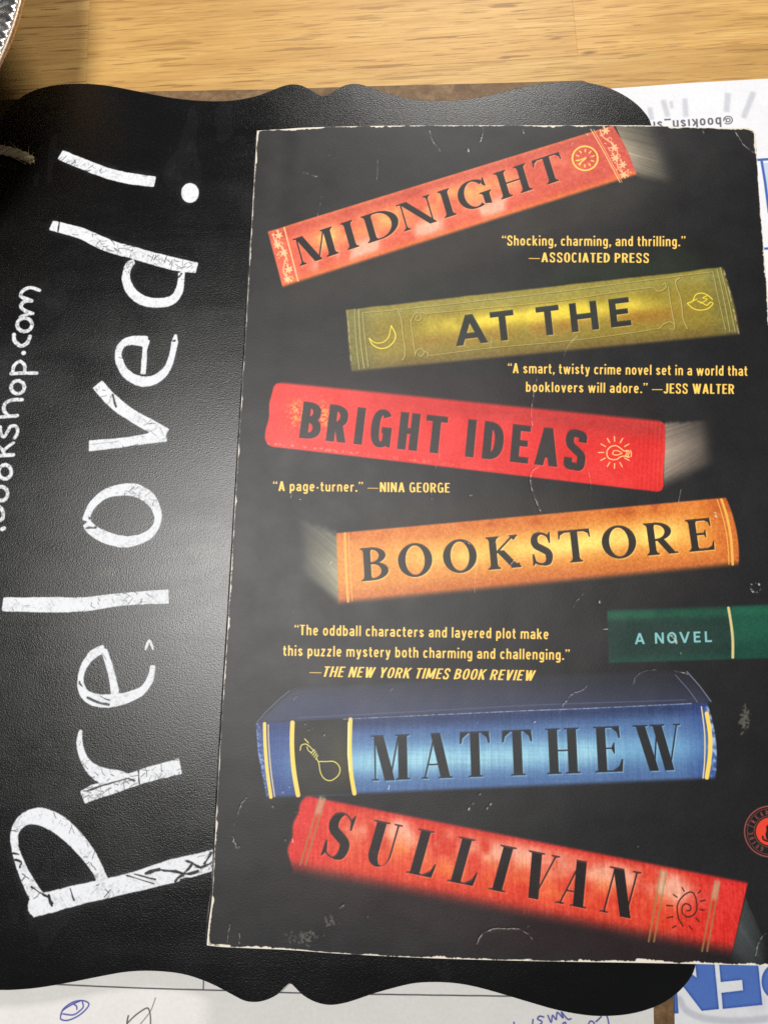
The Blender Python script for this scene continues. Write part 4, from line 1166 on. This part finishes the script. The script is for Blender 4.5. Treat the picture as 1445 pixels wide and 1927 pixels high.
jl = (P(163, 150, 0) - org).dot(ex)
for row in range(-7, 5):
    s = -0.42 + random.uniform(-.12, 0) if row != 0 else None
    cuts = [s] if s is not None else []
    if row == 0: cuts = [jl - .36, jl - .16, jl, 0.0, .17, .33]
    else:
        while cuts[-1] < .34: cuts.append(cuts[-1] + random.uniform(.16, .27))
        if row == -1: cuts = [-.41, jl - .09, .145, .35]
    for a_, b_ in zip(cuts[:-1], cuts[1:]): stave(a_, b_, row * WD)

# ---------------------------------------------------------------- brown hardboard panel
mh, t, b = mat('hardboard', rough=.55, spec=.3)
oc = obj_coords(t)
n1 = nz(t, oc, 260, 6, .7, .6); n2 = nz(t, oc, 1400, 3, .7)
c = ramp(t, n1, [(.3, (.085, .043, .016)), (.5, (.17, .095, .040)), (.7, (.30, .18, .085))])
c = mixc(t, mth(t, 'MULTIPLY', n2, .5), c, (.10, .055, .022, 1)); t.links.new(c, b.inputs['Base Color'])
bump(t, b, n1, .2, .0004)
pan = [P(x, y, Z_PANEL).xy for x, y in [(-300, 196), (0, 187.5), (150, 178), (287, 171), (500, 167.5), (685, 161.5), (950, 155), (1096, 150.5), (1104, 154), (1200, 1050), (1292, 1927), (1306, 2120), (-320, 2150)]]
panel = link('panel', slab('panel', pan, 0.0001, Z_PANEL, bevel=.0003), mh)
tag(panel, 'brown hardboard panel lying on the table under the black board and papers', 'panel')

# ---------------------------------------------------------------- papers
def paper_material(name, im, tint):
    m, t, b = mat(name, rough=.75, spec=.25)
    n = image_node(t, im); oc = obj_coords(t)
    f = nz(t, oc, 900, 4, .6); g = nz(t, oc, 120, 3, .5)
    c = mixc(t, 1.0, n.outputs['Color'], ramp(t, f, [(.3, (.93, .93, .94)), (.7, (1, 1, 1))]), 'MULTIPLY')
    c = mixc(t, 1.0, c, ramp(t, g, [(.3, (.96, .955, .95)), (.7, (1, 1, 1))]), 'MULTIPLY')
    c = mixc(t, 1.0, c, tint, 'MULTIPLY')
    t.links.new(c, b.inputs['Base Color']); bump(t, b, f, .15, .0001)
    return m


CL = Canvas(-0.12, -0.075, 0.16, 0.02, 6.0, Z_PAPER_L, (236, 233, 228))
m = CL.zero()
CL.stroke(m, [(60, 1850), (97, 1852), (250, 1859), (422, 1864), (536, 1868), (700, 1871), (950, 1874.5), (1100, 1876)], .95)
CL.stroke(m, [(384, 1800), (383, 1863)], .9); CL.stroke(m, [(700, 1800), (700, 1871)], .9)
CL.paint(m, (40, 40, 46), .95)
m = CL.zero()
Z6 = lambda L: [(x / 2.89, 1780 + y / 2.89) for x, y in L]
Z7 = lambda L: [(800 + x / 3.211, 1780 + y / 3.211) for x, y in L]
for L in ([(335, 375), (345, 345), (390, 310), (440, 297), (475, 305), (485, 322), (460, 355), (420, 385), (370, 405), (335, 400), (332, 380), (345, 350), (395, 318), (440, 299)], [(345, 370), (400, 375), (440, 350), (455, 330), (450, 305)], [(400, 315), (418, 328), (420, 345)]):
    CL.stroke(m, catmull(Z6(L), 5), 1.15)
for L in ([(650, 445), (648, 475), (655, 500)], [(715, 430), (690, 425), (678, 442), (702, 455), (700, 470), (680, 480)], [(740, 420), (760, 462), (768, 420), (790, 445), (797, 402), (832, 436), (822, 400), (858, 442), (880, 440)], [(985, 475), (995, 455), (1015, 460), (1020, 480)], [(1030, 458), (1048, 442), (1062, 428)], [(1095, 420), (1104, 450), (1110, 490)], [(830, 470), (845, 462), (850, 480)], [(535, 462), (540, 490)]):
    CL.stroke(m, catmull(Z7(L), 5), 1.25)
CL.paint(m, (58, 62, 150), .92)
m = CL.zero()
CL.stroke(m, catmull(Z6([(700, 380), (694, 405), (692, 430)]), 4), 1.3)
CL.stroke(m, catmull(Z6([(693, 422), (740, 376), (800, 338), (816, 362), (820, 395), (820, 430)]), 5), 1.1); CL.stroke(m, catmull(Z6([(847, 282), (838, 310), (820, 355), (790, 395), (765, 425)]), 5), .6)
CL.paint(m, (62, 60, 62), .9)
mpl = paper_material('left_paper', CL.image('left_sheet_print'), (.86, .86, .87, 1))
me = slab('sheet', [P(x, y, Z_PAPER_L).xy for x, y in [(-330, 1650), (1205, 1700), (1229, 1890), (1233, 2130), (-340, 2120)]], Z_PANEL + .00012, Z_PAPER_L)
CL.set_uv(me)
sheet = link('paper_sheet', me, mpl)
tag(sheet, 'white form sheet with thin black lines and pen scribbles below the scalloped board edge', 'paper')

CR = Canvas(0.085, -0.075, 0.22, 0.27, 6.0, Z_PAPER_R, (246, 246, 247))
m = CR.zero()
for a_, b_, w_ in (((1247, 188), (1256, 220), 5), ((1288, 185), (1290, 220), 5), ((1369, 175), (1366, 211), 5.5), ((1417, 173), (1398, 222), 5.5), ((1222, 202), (1226, 226), 4.5), ((1262, 190), (1264, 204), 3)):
    CR.stroke(m, [a_, b_], w_, butt=True)
Z5 = lambda L: [(1100 + x / 4.188, 1780 + y / 4.188) for x, y in L]
CR.stroke(m, catmull(Z5([(745, 420), (790, 500), (880, 552), (1000, 580), (1200, 592), (1445, 570), (1600, 520)]), 6), 6)
m2 = CR.zero(); CR.fill(m2, [Z5([(1240, 420), (1445, 380), (1445, 500), (1300, 520)])])
CR.paint(blur(m, 1.5), (206, 208, 214), .85); CR.paint(blur(m2, 6), (214, 216, 222), .5)
m = CR.zero()
for L in ([(690, 300), (726, 370), (738, 530), (690, 536)], [(860, 60), (1012, 50), (1055, 498), (920, 512), (735, 270), (740, 150), (880, 250)], [(1045, 30), (1350, 10), (1397, 465), (1085, 497), (1075, 370), (1245, 350), (1237, 268), (1070, 285)]):
    CR.fill(m, [np.array(Z5(L))])
CR.fill(m, [np.array(Z5(ell(1520, 280, 130, 145, 0, 360, 40)))])
CR.paint(m, (78, 118, 200), .95); CR.paint(np.clip(m - blur(m, 2.2), 0, 1), (30, 62, 140), 1.4)
m = CR.zero(); CR.fill(m, [[(1434, 306), (1480, 306), (1480, 480), (1447, 420), (1440, 360)]]); CR.paint(m, (196, 214, 238), .8)
m = CR.zero(); CR.stroke(m, [(1424, 301), (1500, 296)], 2.6, butt=True); CR.stroke(m, [(1432, 302), (1439, 345), (1446, 400)], 2.4); CR.stroke(m, [(1437, 468), (1500, 464)], 2.4, butt=True)
CR.paint(m, (60, 98, 170), .95)
m = CR.zero(); line(CR, m, '@bookish_sl', (1378, 219), (1228, 229), 18); CR.paint(m, (92, 92, 98), .92)
mpr = paper_material('right_paper', CR.image('right_sheet_print'), (.84, .845, .87, 1))
me = slab('sheet', [P(x, y, Z_PAPER_R).xy for x, y in [(1146, 167), (1290, 156.5), (1445, 148), (1660, 134), (1840, 2100), (1271, 2130), (1268.5, 1880)]], Z_PANEL + .0002, Z_PAPER_R)
CR.set_uv(me)
poster = link('poster', me, mpr)
tag(poster, 'white upside-down poster with blue outlined letters at the right edge, partly under the book', 'poster')

# ---------------------------------------------------------------- black chalkboard plaque
CB, chalk = art_board()
imb = CB.image('chalk_lettering', chalk)
imb.colorspace_settings.name = 'Non-Color'
mb, t, b = mat('chalkboard', rough=.42, spec=.5)
n = image_node(t, imb); oc = obj_coords(t)
mpb = t.nodes.new('ShaderNodeMapping'); mpb.inputs['Rotation'].default_value = (0, 0, .5); mpb.inputs['Scale'].default_value = (18, 70, 1); t.links.new(oc, mpb.inputs[0]); stretch_board = mpb.outputs[0]
grain = nz(t, oc, 2600, 2, .5, .3); cloud = nz(t, oc, 24, 4, .6); wear = nz(t, oc, 60, 4, .55)
sep = t.nodes.new('ShaderNodeSeparateColor'); t.links.new(n.outputs['Color'], sep.inputs[0])
cbk = ramp(t, cloud, [(.3, (.0025, .0025, .0028)), (.7, (.0045, .0045, .0048))])
cbk = mixc(t, mth(t, 'MULTIPLY', sep.outputs[1], .22), cbk, (.12, .10, .07, 1))
t.links.new(mixc(t, n.outputs['Alpha'], cbk, (.70, .715, .75, 1)), b.inputs['Base Color'])
smear = nz(t, stretch_board, 1.0, 4, .6, .8)
rr = mth(t, 'MULTIPLY_ADD', n.outputs['Alpha'], .3, mth(t, 'MULTIPLY_ADD', smear, .11, mth(t, 'MULTIPLY_ADD', wear, .08, .245)))
hgt = mth(t, 'MULTIPLY_ADD', n.outputs['Alpha'], .8, grain)
bump(t, b, hgt, .5, .00009)
sheen(t, b, rr, 1.50)
out_px = catmull(BOARD, 3, closed=True)
outl = [tuple(p) for p in PA(out_px, Z_BOARD)]
hc = P(*HOLE, Z_BOARD)
hole = [(hc.x + .0019 * math.cos(-a_), hc.y + .0019 * math.sin(-a_)) for a_ in np.linspace(0, 2 * math.pi, 20)[:-1]]
me = slab('board', outl, Z_PAPER_R + .00005, Z_BOARD, holes=[hole], bevel=.00025)
CB.set_uv(me)
board = link('chalkboard', me, mb)
tag(board, 'black scalloped chalkboard plaque hand-lettered Preloved! in white chalk ink, under the book', 'chalkboard')

# ---------------------------------------------------------------- jute twine through the hole
mj, t, b = mat('jute', rough=.9, spec=.2)
oc = obj_coords(t); n1 = nz(t, oc, 2500, 3, .6)
t.links.new(ramp(t, n1, [(.3, (.55, .38, .19)), (.7, (.95, .75, .46))]), b.inputs['Base Color'])
tw = thing('twine', tuple(P(0, 292, Z_BOARD)), 'frayed jute twine lying over the board corner and threaded through its hole', 'twine')
path = catmull([(*P(-190, 250, Z_BOARD).xy, .0086), (*P(-90, 276, Z_BOARD).xy, .0086), (*P(-10, 288, Z_BOARD).xy, .0088), (*P(28, 294, Z_BOARD).xy, .0086), (*P(48, 297, Z_BOARD).xy, .0074), (hc.x, hc.y, .0050), (hc.x + .0002, hc.y, .0042)], 9)
ph = [0, 2.09, 4.19]
L = np.concatenate([[0], np.cumsum(np.linalg.norm(np.diff(path, axis=0), axis=1))])
for a0 in ph:
    pts = []
    for i, p in enumerate(path):
        d = Vector(path[min(i + 1, len(path) - 1)] - path[max(i - 1, 0)]).normalized(); a_ = d.cross(Vector((0, 0, 1))).normalized(); b_ = a_.cross(d)
        q = a0 + L[i] * 900; pts.append(Vector(p) + (a_ * math.cos(q) + b_ * math.sin(q)) * .00068)
    v, f = tube(pts, .00085, 8)
    link('strand', mesh('strand', [Vector(p) - tw.location for p in v], f, True), mj, tw)
v, f = [], []
for _ in range(60):
    i = RNG.integers(0, len(path) - 4); p = Vector(path[i]) + Vector(RNG.normal(0, .0006, 3)); p.z = max(p.z, Z_BOARD + .0004)
    d = Vector(RNG.normal(0, 1, 3)); d.z = abs(d.z) * .5; d.normalize(); l_ = RNG.uniform(.001, .003)
    bend = Vector(RNG.normal(0, .4, 3)) * l_
    pts = [p, p + d * l_ * .5 + bend * .3, p + d * l_ + bend]
    vv, ff = tube(pts, [.00007, .00006, .00003], 4); k_ = len(v)
    v += [q - tw.location for q in vv]; f += [tuple(x + k_ for x in q) for q in ff]
fz = link('fibres', mesh('fibres', v, f), mj, tw); fz['kind'] = 'stuff'

# ---------------------------------------------------------------- fluted silver dish, only its rim in the picture
ms, t, b = mat('silver', (.62, .60, .585, 1), .3, 1.0)
oc = obj_coords(t); n1 = nz(t, oc, 500, 4, .6)
t.links.new(ramp(t, n1, [(.3, (.42, .40, .38)), (.65, (.86, .83, .80))]), b.inputs['Base Color'])
t.links.new(mth(t, 'MULTIPLY_ADD', n1, .4, .08), b.inputs['Roughness']); bump(t, b, n1, .2, .0003)
mg, t, b = mat('copper_rim', (.62, .40, .24, 1), .42, 1.0)
oc = obj_coords(t); n1 = nz(t, oc, 900, 3, .6)
t.links.new(ramp(t, n1, [(.3, (.55, .36, .22)), (.7, (.92, .72, .54))]), b.inputs['Base Color']); bump(t, b, n1, .3, .0003)
ZR, RR = .034, .098
pa = P(43.5, 0, ZR); pb = P(-2, 126, ZR); mid = (pa + pb) / 2; dd = (pb - pa); hl = dd.length / 2
nrm = Vector((-dd.y, dd.x, 0)).normalized()
if nrm.x > 0: nrm = -nrm
cen = mid + nrm * math.sqrt(RR * RR - hl * hl)
dish = thing('dish', (cen.x, cen.y, 0), 'shiny fluted silver dish with a coppery rim at the top left corner, casting a shadow', 'dish')


def lathe(profile, nseg, flute=None):
    v, f = [], []
    n = len(profile)
    for k in range(nseg):
        a_ = 2 * math.pi * k / nseg
        for (r, z, fl) in profile:
            w = math.sin(a_ * (flute or 0)) * fl
            v.append(((r) * math.cos(a_), r * math.sin(a_), z + w))
    for k in range(nseg):
        j = (k + 1) % nseg
        for i in range(n - 1): f.append((k * n + i, j * n + i, j * n + i + 1, k * n + i + 1))
    return v, f


prof = [(.0001, .0062, 0), (.030, .0060, 0), (.044, .0062, 0), (.050, .0075, .0002), (.056, .0110, .0008), (.064, .0158, .0013), (.072, .0205, .0015), (.080, .0250, .0016), (.086, .0285, .0015), (.0905, .0312, .0014), (.0925, .0322, .0012), (.0942, .0334, .0007), (.0960, .0339, .0003), (.0970, .0332, 0),
        (.0965, .0322, 0), (.090, .0290, .0005), (.080, .0236, .0010), (.064, .0146, .0008), (.052, .0066, .0002), (.047, .0008, 0), (.045, .0001, 0), (.0001, .0001, 0)]
v, f = lathe(prof, 210 * 8, 210)
link('bowl', mesh('bowl', v, f, True), ms, dish)
v, f = lathe([(.0972 + .0008 * math.cos(q), .0334 + .0009 * math.sin(q), 0) for q in np.linspace(0, 2 * math.pi, 13)], 360)
link('rim', mesh('rim', v, f, True), mg, dish)

# ---------------------------------------------------------------- the paperback
book = thing('book', tuple(P(980, 1000, Z_BOOK0)), 'worn paperback novel with seven coloured book spines printed on its black cover', 'book')
BL = book.location
CC = art_cover()
imc = CC.image('cover_print', CC.height)
mc, t, b = mat('cover_print', rough=.42, spec=.5)
n = image_node(t, imc); oc = obj_coords(t)
t.links.new(n.outputs['Color'], b.inputs['Base Color'])
f1 = nz(t, oc, 2600, 2, .6); f2 = nz(t, oc, 90, 4, .6); f3 = nz(t, oc, 26, 3, .5)
crr = mth(t, 'MULTIPLY_ADD', f2, .10, .40)
h = mth(t, 'MULTIPLY_ADD', f1, .000018, mth(t, 'MULTIPLY', f3, .0006))
h = mth(t, 'MULTIPLY_ADD', n.outputs['Alpha'], .00012, h)
bn = t.nodes.new('ShaderNodeBump'); bn.inputs['Strength'].default_value = 1.0; bn.inputs['Distance'].default_value = 1.0
t.links.new(h, bn.inputs['Height']); t.links.new(bn.outputs[0], b.inputs['Normal'])
sheen(t, b, crr, 1.38)
mcard, t, b = mat('card_core', (.72, .69, .62, 1), .85)
oc = obj_coords(t); n1 = nz(t, oc, 1500, 3, .6)
t.links.new(ramp(t, n1, [(.3, (.52, .49, .43)), (.7, (.80, .78, .73))]), b.inputs['Base Color'])


def coons(top, bot, left, right, nu, nv):
    def rs(p, n):
        p = catmull(p, 10); L = np.concatenate([[0], np.cumsum(np.hypot(*np.diff(p, axis=0).T))]); s = np.linspace(0, L[-1], n)
        return np.stack([np.interp(s, L, p[:, i]) for i in (0, 1)], 1)
    T, B, L_, R_ = rs(top, nu), rs(bot, nu), rs(left, nv), rs(right, nv)
    u = np.linspace(0, 1, nu)[None, :, None]; v = np.linspace(0, 1, nv)[:, None, None]
    return (1 - v) * T[None] + v * B[None] + (1 - u) * L_[:, None] + u * R_[:, None] - ((1 - u) * (1 - v) * T[0] + u * (1 - v) * T[-1] + (1 - u) * v * B[0] + u * v * B[-1])


nu, nv = 110, 160
RT = EDGE_TOP + [(1411, 244.5), (1418, 250)]
RE = [(1418, 250), (1421, 262)] + EDGE_RIGHT[1:]
BE = EDGE_BOTTOM[:-1] + [(1557, 1816)]
RE[-1] = (1557, 1816)
G = coons(RT, BE, EDGE_LEFT, RE, nu, nv)
W2 = PA(G.reshape(-1, 2), Z_COVER).reshape(nv, nu, 2)
U = np.linspace(0, 1, nu)[None, :]; V = np.linspace(0, 1, nv)[:, None]
zz = Z_COVER + .00022 * np.sin(U * 5 + V * 3) * np.sin(V * 4.3) - .0001 * np.exp(-((U - .055) / .02) ** 2)
zz += .0006 * np.clip((U - .72) / .28, 0, 1) ** 2 * np.clip((V - .65) / .35, 0, 1)
px, py = G[..., 0], G[..., 1]
dcorner = ((px - 1381) * (287 - 247) - (py - 247) * (1417 - 1381)) / np.hypot(40, 36)
zz += .0004 * np.clip(dcorner / 20, 0, 1)
top_v = np.concatenate([W2.reshape(-1, 2), zz.reshape(-1, 1)], 1)
TH = .00030
v = [tuple(p) for p in top_v] + [(p[0], p[1], p[2] - TH) for p in top_v]
N_ = nu * nv; f = []
for j in range(nv - 1):
    for i in range(nu - 1):
        a_ = j * nu + i
        f.append((a_, a_ + nu, a_ + nu + 1, a_ + 1)); f.append((N_ + a_, N_ + a_ + 1, N_ + a_ + nu + 1, N_ + a_ + nu))
nface = len(f)
M0 = len(v)
ring = [i for i in range(nu)] + [j * nu + nu - 1 for j in range(1, nv)] + [(nv - 1) * nu + i for i in range(nu - 2, -1, -1)] + [j * nu for j in range(nv - 2, 0, -1)]
for i in ring: v.append(v[i])
for i in ring: v.append(v[N_ + i])
K = len(ring)
for i in range(K): f.append((M0 + i, M0 + (i + 1) % K, M0 + K + (i + 1) % K, M0 + K + i))
me = mesh('front_cover', v, f, True)
CC.set_uv(me)
me.materials.append(mc); me.materials.append(mcard)
for p in me.polygons:
    if p.index >= nface: p.material_index = 1; p.use_smooth = False
me.transform(Matrix.Translation(-BL))
link('front_cover', me, None, book)

# spine: rolled outwards a little, as on a much-read book
mk, t, b = mat('spine_black', (.02, .02, .022, 1), .32, spec=.5)
oc = obj_coords(t); mp2 = t.nodes.new('ShaderNodeMapping'); mp2.inputs['Scale'].default_value = (1, .16, 1); t.links.new(oc, mp2.inputs[0])
n1 = nz(t, mp2.outputs[0], 900, 4, .65)
t.links.new(ramp(t, n1, [(.56, (.016, .016, .018)), (.64, (.55, .53, .5))]), b.inputs['Base Color'])
bump(t, b, nz(t, oc, 160, 3), .5, .0012)
Lw = W2[:, 0, :]; v, f = [], []
prof = [(0.0001, -.0007), (-.0003, -.00095), (-.0006, -.0016), (-.0011, -.0030), (-.0018, -.0052), (-.0025, -.0085), (-.0031, -.0125), (-.0034, -.017), (-.0036, Z_BOOK0 - Z_COVER + .0004)]
for j in range(nv):
    for (dx, dz) in prof: v.append((Lw[j, 0] + dx, Lw[j, 1], Z_COVER + dz))
np_ = len(prof)
for j in range(nv - 1):
    for i in range(np_ - 1): f.append((j * np_ + i, j * np_ + i + 1, (j + 1) * np_ + i + 1, (j + 1) * np_ + i))
me = mesh('spine', v, f, True); me.transform(Matrix.Translation(-BL))
so = link('spine', me, mk, book)
md = so.modifiers.new('thickness', 'SOLIDIFY'); md.thickness = .0003; md.offset = -1

# pages: many leaves with uneven edges
mpg, t, b = mat('pages', (.62, .53, .36, 1), .85, spec=.2)
oc = obj_coords(t); mp3 = t.nodes.new('ShaderNodeMapping'); mp3.inputs['Scale'].default_value = (.05, .05, 1); t.links.new(oc, mp3.inputs[0])
n1 = nz(t, mp3.outputs[0], 6000, 3, .6); n2 = nz(t, oc, 70, 3, .5)
c = ramp(t, n1, [(.3, (.42, .33, .20)), (.65, (.74, .66, .49))])
t.links.new(mixc(t, mth(t, 'MULTIPLY', n2, .4), c, (.50, .36, .18, 1)), b.inputs['Base Color'])
tl, tr, br_, bl = W2[0, 3], W2[1, -2], W2[-1, -2], W2[-1, 3]
z0, z1 = Z_BOOK0 + .0004, Z_COVER - TH - .00012
NL = 56; v, f = [], []
for k in range(NL):
    za = z0 + (z1 - z0) * k / NL; zb = za + (z1 - z0) / NL * .93; d = k / (NL - 1)
    jx = RNG.normal(0, .00009); jy = RNG.normal(0, .00007); sl_ = -.0030 * (1 - d)
    rx = .0004 * (1 - d) + jx + .0007 + .0004 * d
    q = [(tl[0] + .0008 + sl_, tl[1] - .0006 + jy), (tr[0] - .0002 + rx, tr[1] - .0012 + jy), (br_[0] + rx - .0006, br_[1] + .0012 + jy), (bl[0] + .0008 + sl_, bl[1] + .0010 + jy)]
    o_ = len(v); v += [(*p, za) for p in q] + [(*p, zb) for p in q]
    f += [(o_ + 3, o_ + 2, o_ + 1, o_), (o_ + 4, o_ + 5, o_ + 6, o_ + 7)] + [(o_ + i, o_ + (i + 1) % 4, o_ + 4 + (i + 1) % 4, o_ + 4 + i) for i in range(4)]
me = mesh('pages', v, f); me.transform(Matrix.Translation(-BL))
pgs = link('pages', me, mpg, book); pgs['kind'] = 'stuff'
bc = [(W2[0, 0][0] - .0037, W2[0, 0][1]), tuple(W2[0, -1]), tuple(W2[-1, -1]), (W2[-1, 0][0] - .0037, W2[-1, 0][1])]
me = slab('back_cover', bc, Z_BOOK0, Z_BOOK0 + .0003); me.transform(Matrix.Translation(-BL))
link('back_cover', me, mk, book)
